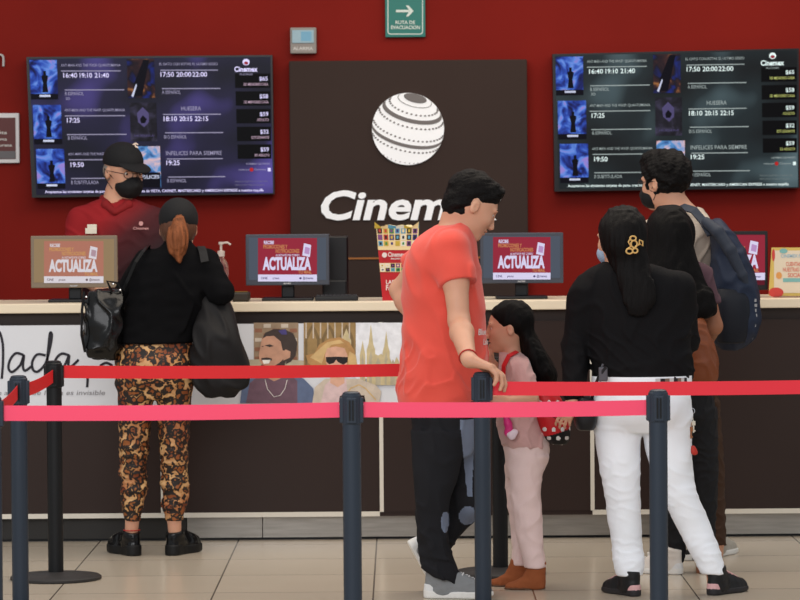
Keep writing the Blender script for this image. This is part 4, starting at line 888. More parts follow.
elb = p(459, 321, -.235); wr = Vector((Tp.x-.050, Tp.y-.006, tz+.045)); sh = p(453, 250, -.165)
le = p(400.5, 290, .29); lw = p(417, 322, .205); ls = p(432, 250, .165)
B = Sdf(); B.loft(Pn.rows(tors, -.014), .03); B.loft(Pn.rows(hips, -.014), .03); B.loft(Pn.rows(near[:-2], -.028), .02); far_leg(B, -.014)
B.cone(p(455, 231, 0), Hc+HM@Vector((-.035, 0, -.045)), .070, .062, .03); head(B, Hc, HM, 1.06)
B.chain([sh, sh.lerp(elb, .45), elb, elb.lerp(wr, .3), wr], [.054, .050, .041, .045, .030], .03)
B.chain([ls, le, le.lerp(lw, .35), lw], [.052, .042, .044, .03], .03)
hand(B, wr, (.93, -.06, -.30), (-.25, 0, -1), True, 1.1, (.35, .55, .4), .10, .55, .004); hand(B, lw, (.7, -.5, -.5), (.3, -.9, .1), False)
B.cone(p(434, 545, .11), p(424, 551, .115), .030, .028, .01); B.cone(p(436, 575, -.08), p(436, 588, -.08), .036, .036, .01)
B.build('body', M_skin2, Pn.o, .0055); face_bits(Pn.o, Hc, HM, 1.06)
M_coral = mat('coral_cotton', (220, 80, 66), .8, bump=.25, bscale=350, sheen=.2)
T = Sdf(); T.loft(Pn.rows(tors[1:], .004), .03); T.sleeve(sh+Vector((-.006, 0, .004)), p(458, 283, -.20), .072, .074, .035); T.sleeve(ls+Vector((0.01, 0, .005)), p(410, 268, .235), .062, .060, .035)
T.fold(creases(14, .007, .25, (1, 1, .5))); T.fold(waves(21, .12, .0025)); T.fold(band(creases(6, .008, .10, (.5, 1, 2)), p(0, 402).z, p(0, 340).z))
T.build('t_shirt', M_coral, Pn.o)
mb = MB()
def onchest(txt, py, a0, h):
    v, f = glyphs(txt, .1, .02); rw = Pn.rows([(py, 404, 486, 0, .172)], .010)[0]; k = h/.7; V = []
    for q in v:
        th = a0+q[0]*k/.17; V.append((rw[1]+rw[3]*math.cos(th), rw[2]+rw[4]*math.sin(th), rw[0]+q[1]*k))
    mb.add(V, f)
onchest('Blue', 334, R(-42), .024); onchest('Lake', 344, R(-30), .022)
mb.build('chest_lettering', mat('print_white', (226, 214, 210), .6), Pn.o)
M_track = mat('track_black', (33, 33, 36), .85, spec=.1, bump=.2, bscale=300); M_grey_panel = mat('track_grey_blue', (112, 122, 142), .7)
T = Sdf(); T.loft(Pn.rows(hips, .002), .03); T.loft(Pn.rows(near, .002), .02); far_leg(T, .004); T.plane(p(431, 552, .11), Vector(p(431, 552, .11))-Vector(p(463, 500, .06)))
T.fold(waves(17, .12, .004, (1, 1, .6))); T.fold(band(creases(19, .006, .11, (.6, .6, 2)), p(0, 590).z, p(0, 520).z, .04)); T.fold(creases(23, .005, .15, (1, 1, .5)))
def trk(Q):
    px = np.array([0.0]*len(Q)); x = (Q[:, 0]-Pn.o.location.x)*Pn.s+440; y = 193+(HC-Q[:, 2])*Pn.s  # the side panels, measured on the trouser leg itself
    side = Q[:, 1] < Pn.Y+.02
    a = (y > 418) & (y < 497) & (x > 459+(y-418)*.10) & (x < 475-(y-418)*.045) & side
    b = ((x-444)/4.6)**2+((y-520)/10.5)**2 < 1
    c = (((x-467)/9)**2+((y-517)/10)**2 < 1)
    return (a | b | c).astype(int)
T.build('track_trousers', [M_track, M_grey_panel], Pn.o, .0055, mfn=trk)
T = Sdf(); Hn = np.array(HM); T.ell(hp(Hc, HM, -.018, 0, .048, 1.06), (.108, .087, .090), Hn); T.ell(hp(Hc, HM, .058, 0, .098, 1.06), (.034, .052, .022), Hn, .03); T.ell(hp(Hc, HM, .095, 0, -.01, 1.06), (.075, .10, .066), Hn, .01, 's')
T.ell(hp(Hc, HM, .004, -.088, -.022, 1.06), (.026, .03, .038), Hn, .006, 's'); T.ell(hp(Hc, HM, .004, .088, -.022, 1.06), (.026, .03, .038), Hn, .006, 's'); 
T.ell(hp(Hc, HM, -.048, 0, -.012, 1.06), (.066, .074, .078), Hn, .02); T.fold(waves(4, .04, .0022)); T.fold(waves(5, .018, .0009)); T.build('hair', mat('short_black_hair', (11, 8, 8), .6, spec=.12, bump=1, bscale=200), Pn.o, .0035)
h_ = p(423, 597, -.09); shoe(Pn.o, (h_.x, h_.y, 0), -6, .285, mat('knit_grey', (128, 130, 132), .8, bump=.4, bscale=250), mat('sole_white', (220, 218, 214), .5), 'sneaker', wd=.95, stripe=mat('lace_white', (215, 215, 215), .8))
h_ = p(406.5, 541, .115); shoe(Pn.o, (h_.x, h_.y, h_.z), 8, .25, MATS['knit_grey'], MATS['sole_white'], 'sneaker', pitch=61, wd=.95, stripe=MATS['lace_white'])
mb = MB(); c_ = wr+(elb-wr)*.07; ax_ = (wr-elb).normalized(); u_ = ax_.cross(Vector((0, 1, 0))).normalized(); v_ = ax_.cross(u_)
mb.tube([c_+(u_*math.cos(k*.4)+v_*math.sin(k*.4))*.0345 for k in range(17)], .003, 6); mb.build('wristband', MATS['thread_red'], Pn.o)
# ================= little girl
Pn = Person('small person in dusty pink jumper and pale pink trousers with long dark hair, facing left', 14.12, 520)
p = Pn.p; hs = .86; Hc = p(508.5, 328, 0); HM = hmat(180, 4)
tors = [(346, 503, 520, 0, .04), (353, 500, 524, 0, .06), (360, 499, 531, 0, .09), (372, 498, 535, 0, .10), (395, 498, 537, 0, .10), (420, 498, 541, 0, .105), (437, 500, 547, 0, .112), (447, 505, 549, 0, .11)]
hips = [(432, 502, 547, 0, .10), (450, 505, 549, 0, .108), (466, 506, 545, 0, .10), (478, 508, 540, 0, .08)]
near = [(455, 511, 549, -.05, .06), (478, 510, 541, -.055, .058), (500, 511.5, 541, -.055, .055), (530, 516, 542, -.055, .05), (550, 521, 543, -.055, .045), (568, 524.5, 546, -.055, .045)]
far = [(465, 505, 536, .05, .06), (485, 506, 531, .055, .056), (505, 508, 529, .055, .052), (530, 511.5, 529, .055, .048), (566, 513, 528, .055, .043)]
B = Sdf()
for r_ in (tors, hips, near[:-1], far[:-1]): B.loft(Pn.rows(r_, -.010), .02)
B.cone(p(512, 356, 0), Hc+Vector((.012, 0, -.03)), .036, .038, .015); head(B, Hc, HM, hs)
aS = p(520, 367, -.085); aE = p(531, 400, -.13); aW = p(508, 401.5, -.20); bS = p(514, 368, .085); bE = p(505, 395, .12); bW = p(494, 366, .03)
B.chain([aS, aE, aW], [.036, .029, .021], .02); B.chain([bS, bE, bW], [.036, .029, .021], .02); hand(B, aW, (-1, 0, -.05), (0, 1, -.3), False, .68, k=.003); hand(B, bW, (-.35, -.2, .9), (.8, 0, .2), True, .68, (.6, .8, .5), k=.003)
B.cone(p(534, 548, -.055), p(536.5, 580, -.055), .028, .026, .01); B.cone(p(520, 548, .055), p(520, 577, .055), .028, .026, .01)
B.build('body', M_skin2, Pn.o, .0048); face_bits(Pn.o, Hc, HM, hs)
M_jump = mat('dusty_pink_knit', (196, 154, 150), .9, bump=.5, bscale=220, sheen=.3)
T = Sdf(); T.loft(Pn.rows(tors[1:], .004), .02); T.sleeve(aS+Vector((0, 0, -.004)), p(527.5, 390, -.115), .046, .046, .025); T.sleeve(bS, p(507, 388, .11), .044, .043, .025); T.fold(creases(51, .006, .12)); T.fold(waves(52, .08, .0016)); T.build('jumper', M_jump, Pn.o)
T = Sdf()
for r_, k_ in ((hips, .02), (near, .014), (far, .014)): T.loft(Pn.rows(r_, .003), k_)
T.fold(creases(54, .003, .12, (.7, .7, 1.6))); T.fold(waves(55, .06, .0015)); T.build('trousers', mat('pale_pink_denim', (222, 196, 192), .85, bump=.3, bscale=260), Pn.o)
T = Sdf(); Hn = np.array(HM); T.ell(hp(Hc, HM, -.018, 0, .04, hs), (.092, .074, .080), Hn); T.ell(hp(Hc, HM, .085, 0, -.02, hs), (.056, .09, .075), Hn, .012, 's')
T.ell(hp(Hc, HM, .004, .075, -.02, hs), (.026, .02, .032), Hn, .006, 's'); T.fold(strands(3)); 
T.loft(Pn.rows([(318, 512, 530, .01, .06), (332, 516, 535, .01, .07), (345, 519, 542, .01, .085), (360, 523, 551, .01, .095), (374, 528, 557, .01, .09), (384, 534, 556, .02, .06)]), .025)
T.build('hair', M_blackhair, Pn.o, .0048)
M_boot = mat('tan_suede', (142, 78, 44), .85, bump=.3, bscale=200); M_bsole = mat('boot_sole', (96, 62, 42), .7)
h_ = p(546, 590, -.055); shoe(Pn.o, (h_.x, h_.y, 0), 180, .172, M_boot, M_bsole, 'boot', wd=1.1); h_ = p(528, 585, .055); shoe(Pn.o, (h_.x, h_.y, 0), 176, .17, M_boot, M_bsole, 'boot')
mb = MB(); strap(mb, [(p(517, 352, -.068), (0, -.5, 1)), (p(509, 356, -.10), (-.4, -1, .3)), (p(504, 366, -.106), (-.6, -1, 0)), (p(503.5, 380, -.10), (-.8, -.8, 0))], .018)
bk = thing('small_backpack', 'small red backpack with white dots on the back of the little girl', 'backpack', p(553, 443, -.02)); mb.build('shoulder_strap', mat('bag_red', (188, 30, 36), .5), bk)
BG = Sdf(); BG.loft(Pn.rows([(386, 531, 552, -.01, .08), (400, 533, 562, -.01, .10), (420, 536, 569, -.01, .11), (436, 543, 570, -.01, .105), (444, 551, 567, -.01, .08)]), p=2.6)
def dots(Q):
    x = Q[:, 0]; z = Q[:, 2]; y = Q[:, 1]; g_ = .036; i = np.round(z/g_); xx = (x+(i % 2)*g_/2); d2 = ((xx-np.round(xx/g_)*g_)**2+(z-i*g_)**2); low = z < (p(0, 435).z+(x-p(555, 0).x)*.3)
    r_ = (d2 < .0085**2); return np.where(r_ & ((z < p(0, 428).z) | (z > p(0, 404).z)), 1, np.where(low, 2, 0))
BG.build('bag_body', [MATS['bag_red'], mat('dot_white', (220, 216, 214), .6), mat('bag_black', (20, 19, 20), .6)], bk, .0035, mfn=dots)
mb = MB(); mb.tube([p(533+k*3.6, 398+6*math.sin(k*.34)+(k*2.4), -.118) for k in range(10)], .0022, 6); mb.build('zip', mat('zip_dark', (60, 16, 18), .4), bk)
ty = thing('toy_charm', 'pink and white toy charm hanging in front of the little girl\'s jumper', 'toy', p(510, 440, -.125))
T = Sdf(); T.chain([p(505.5, 415, -.125), p(508, 424, -.13), p(511, 432, -.13)], [.012, .015, .012], .01); T.ell(p(507, 433, -.13), (.012, .01, .014)); T.build('pink_ribbon', mat('ribbon_pink', (206, 50, 120), .4), ty, .003)
T = Sdf(); 
for dx, dy in ((-3, 0), (3, -1), (0, 4)): T.ell(p(512+dx, 433+dy, -.135), (.013, .008, .012))
T.build('white_bow', mat('bow_white', (220, 200, 210), .5), ty, .003)
# ================= woman with hair clip
Pn = Person('person in black jacket and white jeans, long dark hair held by a gold hair clip', 13.84, 648)
p = Pn.p; Hc = p(620, 240, .01); HM = hmat(128, 3)
tors = [(252, 612, 638, .01, .055), (262, 604, 645, .01, .065), (269, 590, 665, 0, .085), (277, 582, 680, 0, .10), (290, 580, 688, 0, .11), (315, 583, 690, 0, .115), (345, 588, 691, 0, .115), (366, 592, 692, 0, .122), (379, 594, 692, 0, .128)]
hips = [(371, 596, 687, 0, .115), (388, 593, 689.5, -.005, .128), (405, 593, 690.5, -.015, .138), (420, 594, 690.5, -.01, .13), (432, 598, 684, 0, .10)]
legL = [(412, 594, 643, 0, .105), (432, 595.5, 641, 0, .1), (450, 597, 640, 0, .094), (480, 602.5, 639.5, .0, .080), (495, 605, 639.5, 0, .074), (523, 609, 640.5, .01, .068), (545, 612, 642, .01, .064), (562, 613.5, 643.5, .0, .058), (576, 617, 642.5, -.005, .052)]
legR = [(412, 641, 690.5, 0, .105), (432, 643, 691, 0, .1), (450, 646, 691.5, 0, .094), (480, 655, 693.5, 0, .080), (495, 660.5, 698, 0, .074), (515, 671, 706, .01, .070), (535, 681, 714, .01, .065), (555, 692, 721, 0, .058), (574, 701, 725, -.005, .05)]
lS = p(588, 287, 0); lE = p(576, 345, .02); lW = p(573, 402, -.045); rS = p(680, 288, 0); rE = p(686, 340, .09); rW = p(668, 352, .30)
B = Sdf()
for r_ in (tors, hips, legL, legR): B.loft(Pn.rows(r_, -.012), .025)
B.cone(p(624, 264, .01), Hc+HM@Vector((-.025, 0, -.05)), .052, .052, .02); head(B, Hc, HM, .97)
B.chain([lS, lE, lW], [.048, .038, .026], .03); B.chain([rS, rE, rW], [.048, .038, .026], .03)
hand(B, lW, (-.45, -.1, -.85), (.3, .9, 0), False, .74, (.35, .5, .4), k=.004); hand(B, rW, (-.6, .8, .1), (0, 0, -1), True, .9)
B.cone(p(629, 576, 0), p(630, 588, 0), .030, .028, .01); B.cone(p(714, 574, 0), p(714, 586, 0), .030, .028, .01)
B.build('body', M_skin2, Pn.o, .0055)
M_jack = mat('black_jacket', (16, 15, 17), .8, spec=.12, bump=.3, bscale=260)
T = Sdf(); T.loft(Pn.rows(tors[1:], .004), .03); T.ell(p(586, 292, 0), (.062, .075, .062), None, .02); T.chain([p(583, 300, 0), lE, p(574, 392, -.035)], [.066, .054, .044], .02); T.chain([rS, rE, rE.lerp(rW, .9)], [.064, .052, .042], .03)
T.fold(creases(61, .005, .2, (1, 1, 1))); T.fold(band(creases(62, .0045, .11, (.6, .6, 1.8)), p(0, 392).z, p(0, 330).z)); T.build('jacket', M_jack, Pn.o)
T = Sdf(); T.loft(Pn.rows(hips, .003), .02); T.loft(Pn.rows(legL, .002), .012); T.loft(Pn.rows(legR, .002), .012)
T.fold(band(creases(71, .0030, .09, (.6, .6, 2.2)), p(0, 530).z, p(0, 455).z)); T.fold(band(creases(74, .0032, .07, (.6, .6, 2)), p(0, 584).z, p(0, 530).z)); T.fold(waves(72, .12, .0016)); T.fold(band(creases(73, .003, .12, (.8, .8, 1.3)), p(0, 450).z, p(0, 390).z))
T.build('white_jeans', mat('white_denim', (238, 241, 247), .8, bump=.25, bscale=300), Pn.o)
mb = MB(); rp = Pn.rows([(379, 593, 690.5, -.002, .128)], .006)[0]; n = 40; V = []
for k in range(n):
    a_ = 2*math.pi*k/n; V += [(rp[1]+rp[3]*math.cos(a_), rp[2]+rp[4]*math.sin(a_), rp[0]+.014), (rp[1]+rp[3]*math.cos(a_), rp[2]+rp[4]*math.sin(a_), rp[0]-.020)]
mb.add(V, [(2*k, 2*k+1, (2*k+3) % (2*n), (2*k+2) % (2*n)) for k in range(n)]); mb.build('waistband', MATS['white_denim'], Pn.o, smooth=True)
T = Sdf(); Hn = np.array(HM); T.ell(hp(Hc, HM, -.02, 0, .035), (.104, .088, .098), Hn); T.ell(hp(Hc, HM, .115, 0, -.02), (.075, .10, .095), Hn, .012, 's')
T.loft(Pn.rows([(212, 612, 632, -.03, .04), (225, 602, 641, -.05, .075), (245, 602, 645, -.07, .07), (262, 610, 649, -.085, .05), (280, 617, 654, -.115, .034), (298, 622, 655, -.130, .024), (308, 627, 650, -.136, .016), (316, 633, 645, -.138, .007)]), .045); T.fold(strands(7, .016, .0025)); T.build('hair', mat('dark_brown_hair', (10, 7, 7), .6, spec=.12, bump=.6, bscale=300, stretch=(1, 1, .08)), Pn.o, .005)
mb = MB(); cc = p(634, 245, -.165)
def ringp(cx, cy, rx, rz, a0=0, a1=6.29, n=14): return [cc+Vector((cx+rx*math.cos(a0+(a1-a0)*k/n), -.004, cy+rz*math.sin(a0+(a1-a0)*k/n))) for k in range(n+1)]
mb.tube(ringp(-.004, .026, .012, .009), .0035, 6); mb.tube(ringp(-.018, -.024, .013, .010), .0035, 6); mb.tube(ringp(.004, -.022, .010, .009), .0035, 6); mb.tube(ringp(.0, .004, .012, .014), .0035, 6)
mb.tube([cc+Vector(q) for q in ((-.012, 0, .03), (-.022, 0, .012), (-.012, 0, -.006), (-.028, 0, -.016))], .0035, 6); mb.tube([cc+Vector(q) for q in ((.004, 0, -.006), (.024, 0, .004), (.034, 0, -.004), (.034, 0, .014), (.022, 0, .02), (.020, 0, .004))], .0035, 6)
mb.build('hair_clip', mat('gold_metal', (226, 184, 116), .3, metal=.6), Pn.o, smooth=True)
def mask(par, c, M, m, s=1.0):
    T = Sdf(); c = Vector(c); Mn = np.array(M)
    T.ell(c+M@Vector((.050*s, 0, -.052*s)), [.068*s, .060*s, .056*s], Mn); T.cone(c+M@Vector((.096*s, 0, -.012*s)), c+M@Vector((.112*s, 0, -.04*s)), .012*s, .014*s, .02*s)
    T.plane(c+M@Vector((.018*s, 0, 0)), M@Vector((-1, 0, 0))); T.plane(c+M@Vector((.09*s, 0, -.006*s)), M@Vector((-.15, 0, 1))); T.fold(waves(3, .03, .0008))
    q = T.build('face_mask', m, par, .0045)
    for d_ in (-1, 1):
        mb = MB(); mb.tube([c+M@Vector(v)*s for v in ((.025, d_*.062, -.025), (.005, d_*.078, -.005), (-.02, d_*.084, .012), (-.024, d_*.084, -.02), (.02, d_*.062, -.07))], .0018, 6)
        mb.build('ear_loop', m, par)
    return q
mask(Pn.o, Hc, HM, mat('mask_pale_blue', (150, 172, 196), .7), .97)
M_ws = mat('sneaker_black', (26, 26, 28), .45, bump=.3, bscale=200); M_pk = mat('sneaker_pink', (206, 160, 160), .5)
h_ = p(638.5, 596, -.066); shoe(Pn.o, (h_.x, h_.y, 0), 122, .23, M_ws, mat('sneaker_sole_dark', (40, 38, 40), .5), 'sneaker', stripe=M_pk, side=-1)
h_ = p(709, 594, -.046); shoe(Pn.o, (h_.x, h_.y, 0), 47, .235, M_ws, MATS['sneaker_sole_dark'], 'sneaker', stripe=M_pk)
mb = MB(); c_ = p(603, 374, -.125); mb.box((c_.x-.018, c_.y-.016, c_.z-.028), (c_.x+.018, c_.y+.01, c_.z+.028), 0, .005); mb.tube([c_+Vector(q) for q in ((-.01, 0, -.03), (-.012, 0, 0), (.0, 0, .04))], .005, 6); mb.build('belt_buckle', mat('buckle_grey', (92, 92, 98), .35, metal=.6), Pn.o)
mb = MB(); V = []
for k in range(9):
    a_ = -1.35+k*.1; V.append((k, a_))
pt = [(rp[1]+(rp[3]+.004)*math.cos(a_), rp[2]+(rp[4]+.004)*math.sin(a_)) for k, a_ in V]
for i in range(8): mb.quad((pt[i][0], pt[i][1], rp[0]-.028+i*.001), (pt[i+1][0], pt[i+1][1], rp[0]-.028+i*.001), (pt[i+1][0], pt[i+1][1], rp[0]+.008), (pt[i][0], pt[i][1], rp[0]+.008), i % 3)
mb.build('patterned_scarf', [mat('scarf_white', (190, 186, 186), .7), mat('scarf_black', (36, 32, 36), .7), mat('scarf_brown', (120, 96, 84), .7)], Pn.o)
ky = thing('key_ring', 'bunch of keys and charms hanging at the right hip of the white jeans', 'keys', p(692, 440, -.03))
mb = MB(); c_ = p(692, 411, -.03); mb.tube([c_+Vector((.011*math.cos(k*.5), 0, .011*math.sin(k*.5))) for k in range(14)], .0016, 6); mb.build('ring', MATS['chrome'], ky)
for i, (px, py, cl) in enumerate(((690, 420, (196, 196, 200)), (693.5, 424, (214, 206, 190)), (691, 430, (150, 96, 60)))):
    mb = MB(); c_ = p(px, py, -.035-.006*i); mb.box((c_.x-.008, c_.y-.002, c_.z-.006), (c_.x+.008, c_.y+.002, c_.z+.012), 0, .002); mb.box((c_.x-.003, c_.y-.0015, c_.z-.034), (c_.x+.003, c_.y+.0015, c_.z-.005)); mb.box((c_.x+.002, c_.y-.0015, c_.z-.03), (c_.x+.007, c_.y+.0015, c_.z-.024))
    mb.tube([c_+Vector((0, 0, .01)), p(692, 413.5, -.03)], .0012, 5); mb.build('key', mat('key_%d' % i, cl, .3, metal=.5), ky)
T = Sdf(); T.ell(p(693, 449, -.03), (.012, .008, .014)); T.ell(p(695, 453, -.03), (.01, .007, .008)); T.build('red_charm', mat('charm_red', (176, 50, 40), .5), ky, .003)
mb = MB(); mb.tube([p(692, 415, -.03), p(692.5, 446, -.03)], .0012, 5); mb.build('cord', M_dark, ky)
BG = Sdf(); BG.loft(Pn.rows([(396, 577, 592, -.02, .06), (405, 575, 597, -.02, .08), (420, 574, 597, -.02, .085), (430, 577, 594, -.02, .07)]), p=3); bb = thing('shoulder_bag', 'little black shoulder bag at the left hip of the white jeans', 'bag', p(585, 431, -.02))
BG.build('bag_body', mat('leather_black', (26, 26, 29), .4), bb, .005)
mb = MB(); strap(mb, [(p(592, 400, -.06), (-.3, -1, 0)), (p(594.5, 388, -.11), (-.3, -1, 0)), (p(599, 376, -.135), (-.2, -1, 0)), (p(606, 367, -.14), (0, -1, 0))], .012); mb.build('shoulder_strap', MATS['leather_black'], bb)
# ================= woman with long black hair in mauve shirt
Pn = Person('person in mauve T-shirt with very long black hair, standing behind the white jeans', 14.62, 690)
p = Pn.p; Hc = p(669.5, 237, .03); HM = hmat(84, 3)
tors = [(255, 660, 680, .02, .055), (260, 650, 694, .015, .07), (267, 641, 702, .01, .09), (279, 636, 706, 0, .10), (310, 637, 705, 0, .108), (345, 640, 702, 0, .108), (372, 640, 706, 0, .115), (384, 639, 708, 0, .118)]
hips = [(376, 641, 708, 0, .11), (400, 640, 713, 0, .12), (418, 642, 715, 0, .115)]
legL = [(408, 641, 680, 0, .095), (450, 648, 682, 0, .08), (490, 655, 684, 0, .068), (530, 661, 686, 0, .056), (563, 663, 684, 0, .046)]
legR = [(408, 677, 716, 0, .095), (450, 686, 717.5, 0, .082), (490, 690, 717, 0, .068), (530, 692, 715, 0, .056), (560, 693, 713, 0, .046)]
lS = p(642, 285, 0); lE = p(634, 335, .04); lW = p(650, 345, .25); rS = p(701, 275, 0); rE = p(713, 326, .0); rW = p(708, 340, .22)
B = Sdf()
for r_ in (tors, hips, legL, legR): B.loft(Pn.rows(r_, -.012), .025)
B.cone(p(670, 266, .02), Hc+Vector((0, 0, -.05)), .052, .05, .02); head(B, Hc, HM, .96); B.chain([lS, lE, lW], [.046, .036, .026], .03); B.chain([rS, rE, rW], [.046, .038, .026], .03)
hand(B, lW, (.2, 1, .2), (0, 0, -1), False, .9); hand(B, rW, (-.2, 1, .2), (0, 0, -1), True, .9); B.cone(p(674, 560), p(674, 572), .03, .03); B.cone(p(703, 557), p(703, 570), .03, .03)
B.build('body', M_skin3, Pn.o, .006)
T = Sdf(); T.loft(Pn.rows(tors[1:], .004), .03); T.sleeve(rS, p(710.5, 305, .0), .050, .046, .03); T.sleeve(lS, p(636, 320, .03), .056, .054, .03); T.fold(creases(81, .006, .13)); T.build('t_shirt', mat('mauve_cotton', (82, 58, 66), .85), Pn.o)
T = Sdf(); T.loft(Pn.rows(hips, .003), .02); T.loft(Pn.rows(legL, .002), .014); T.loft(Pn.rows(legR, .002), .014); T.fold(creases(82, .005, .08, (.5, .5, 2))); T.build('black_jeans', mat('black_denim', (24, 24, 27), .8), Pn.o)
T = Sdf(); T.ell(Hc+Vector((0, -.01, .033)), (.092, .104, .098)); T.ell(hp(Hc, HM, .12, 0, -.02), (.075, .09, .095), np.array(HM), .012, 's')
wisps(T, Pn.rows([(306, 682, 712, -.12, .03)])[0], 7, 5, .06); T.loft(Pn.rows([(210, 660, 680, -.02, .05), (224, 649, 691, -.03, .085), (250, 646, 695, -.06, .07), (270, 644, 701, -.085, .06), (290, 644, 708, -.10, .05), (305, 648, 712, -.115, .036), (316, 676, 712, -.12, .02)]), .045); T.fold(strands(8, .016, .0022)); T.build('hair', M_blackhair, Pn.o, .005)
h_ = p(683, 573, -.06); shoe(Pn.o, (h_.x, h_.y, 0), 150, .24, mat('sneaker_white', (216, 208, 200), .5), MATS['sole_white'], 'sneaker', stripe=MATS['lace_white']); h_ = p(706, 568, -.06); shoe(Pn.o, (h_.x, h_.y, 0), 80, .24, MATS['sneaker_white'], MATS['sole_white'], 'sneaker', stripe=MATS['lace_white'])
BG = Sdf(); BG.loft(Pn.rows([(318, 694, 703, -.15, .02), (328, 690, 708, -.15, .035), (345, 688, 714, -.15, .05), (362, 688, 718, -.15, .055), (378, 690, 717, -.15, .05), (386, 695, 712, -.15, .03)]), p=2.6); BG.fold(creases(91, .006, .1))
bb = thing('leather_bag', 'tan brown leather bag hanging below the mauve sleeve', 'bag', p(704, 385, -.15)); BG.build('bag_body', mat('tan_leather', (122, 66, 38), .45, bump=.2, bscale=80), bb, .005)
mb = MB(); strap(mb, [(p(700, 326, -.16), (0, -1, .1)), (p(696, 305, -.125), (0, -1, .1)), (p(690, 285, -.115), (0, -1, .3)), (p(684, 271, -.085), (0, -.6, 1)), (p(683, 267, .0), (0, 0, 1))], .014); mb.build('shoulder_strap', MATS['tan_leather'], bb)
# ================= man with backpack
Pn = Person('person in cream T-shirt and glasses with black mask, wearing a big blue backpack', 15.25, 705)
p = Pn.p; Hc = p(664.5, 183, 0); HM = hmat(142, 4)
tors = [(200, 662, 690, .0, .062), (208, 662, 700, 0, .08), (216, 652, 708, 0, .12), (228, 646, 712, 0, .15), (260, 646, 713, 0, .155), (300, 648, 711, 0, .14), (345, 648, 710, 0, .14), (372, 648, 712, 0, .145)]
hips = [(362, 650, 712, 0, .13), (390, 650, 716, 0, .135), (410, 652, 717, 0, .12)]
legL = [(400, 652, 692, .0, .10), (450, 660, 694, 0, .085), (500, 668, 697, 0, .07), (548, 674, 698, 0, .06)]
legR = [(400, 684, 719, -.02, .10), (440, 692, 722, -.02, .088), (480, 699, 724, -.02, .075), (520, 704, 725, -.02, .065), (545, 706, 726, -.02, .058)]
lS = p(655, 232, .12); lE = p(640, 280, .2); lW = p(632, 296, .45); rS = p(700, 232, -.08); rE = p(708, 285, .0); rW = p(690, 300, .25)
B = Sdf()
for r_ in (tors, hips, legL, legR): B.loft(Pn.rows(r_, -.012), .025)
B.cone(p(676, 212, 0), Hc+Vector((.03, -.01, -.06)), .062, .058, .03); head(B, Hc, HM, 1.03); B.chain([lS, lE, lW], [.05, .04, .03], .03); B.chain([rS, rE, rW], [.05, .04, .03], .03)
hand(B, lW, (-.1, 1, .1), (0, 0, -1), False); hand(B, rW, (-.3, 1, .1), (0, 0, -1), True); B.cone(p(687, 546), p(687, 556), .033, .033); B.cone(p(716, 543, -.02), p(716, 553, -.02), .033, .033)
B.build('body', M_skin2, Pn.o, .006)
T = Sdf(); T.loft(Pn.rows(tors[1:], .004), .03); T.sleeve(rS, p(706, 272, -.02), .066, .062, .03); T.sleeve(lS, p(644, 265, .18), .066, .062, .03); T.fold(creases(101, .007, .15)); T.build('t_shirt', mat('cream_cotton', (186, 172, 158), .85), Pn.o)
T = Sdf(); T.loft(Pn.rows(hips, .003), .02); T.loft(Pn.rows(legL, .002), .014); T.loft(Pn.rows(legR, .002), .014); T.fold(creases(102, .006, .09, (.5, .5, 2))); T.build('brown_trousers', mat('brown_cotton', (66, 46, 34), .85), Pn.o)
T = Sdf(); Hn = np.array(HM); T.ell(hp(Hc, HM, -.016, 0, .040), (.116, .098, .108), Hn); T.ell(hp(Hc, HM, .05, 0, .11), (.05, .06, .036), Hn, .03); T.ell(hp(Hc, HM, .115, 0, -.02), (.080, .11, .075), Hn, .01, 's'); T.ell(hp(Hc, HM, .012, .09, -.03), (.034, .03, .05), Hn, .006, 's'); T.ell(hp(Hc, HM, .012, -.09, -.03), (.034, .03, .05), Hn, .006, 's')
T.plane(hp(Hc, HM, 0, 0, -.075), HM@Vector((-.1, 0, -1))); T.fold(waves(104, .045, .0035)); T.fold(waves(105, .016, .0022)); T.build('hair', mat('tousled_black_hair', (10, 8, 8), .6, spec=.12, bump=1, bscale=200), Pn.o, .005)
mask(Pn.o, Hc, HM, mat('mask_black', (20, 20, 22), .75), 1.03)
def glasses(par, c, M, s=1.0):
    mb = MB(); c = Vector(c)
    def P(v): return c+M@Vector(v)*s
    for d_ in (-1, 1):
        mb.tube([P((.102-.012*abs(.034+.022*math.cos(k*.45))*8, d_*(.034+.022*math.cos(k*.45)), .004+.017*math.sin(k*.45))) for k in range(15)], .0018, 6)
        mb.tube([P((.096, d_*.056, .008)), P((.05, d_*.076, .008)), P((-.01, d_*.083, .006)), P((-.022, d_*.083, -.01))], .0018, 6)
    mb.tube([P((.10, -.012, .008)), P((.108, 0, .011)), P((.10, .012, .008))], .0018, 6); mb.build('glasses', mat('glasses_frame', (30, 28, 30), .3), par)
glasses(Pn.o, Hc, HM, 1.03)
M_sb = mat('sneaker_suede_black', (34, 32, 34), .7)
M_bs = mat('sneaker_band', (26, 25, 27), .6); M_gs = mat('sneaker_pale_grey', (168, 162, 152), .6)
h_ = p(711, 556, -.03); shoe(Pn.o, (h_.x, h_.y, 0), 62, .25, M_gs, MATS['sole_white'], 'sneaker', stripe=M_bs); h_ = p(694, 560, -.14); shoe(Pn.o, (h_.x, h_.y, 0), 140, .25, M_gs, MATS['sole_white'], 'sneaker', stripe=M_bs)
bp_ = thing('backpack', 'big navy blue backpack hanging down the back of the man with glasses', 'backpack', p(735, 346, -.16))
BG = Sdf(); BG.loft(Pn.rows([(219, 709, 720, -.14, .07), (226, 709, 727, -.15, .10), (238, 710, 737, -.16, .13), (255, 711, 747, -.16, .145), (280, 710, 755, -.17, .15), (305, 711, 760, -.17, .155), (328, 711, 759, -.17, .15), (342, 714, 751, -.17, .13), (349, 722, 742, -.17, .09)]), p=2.7)
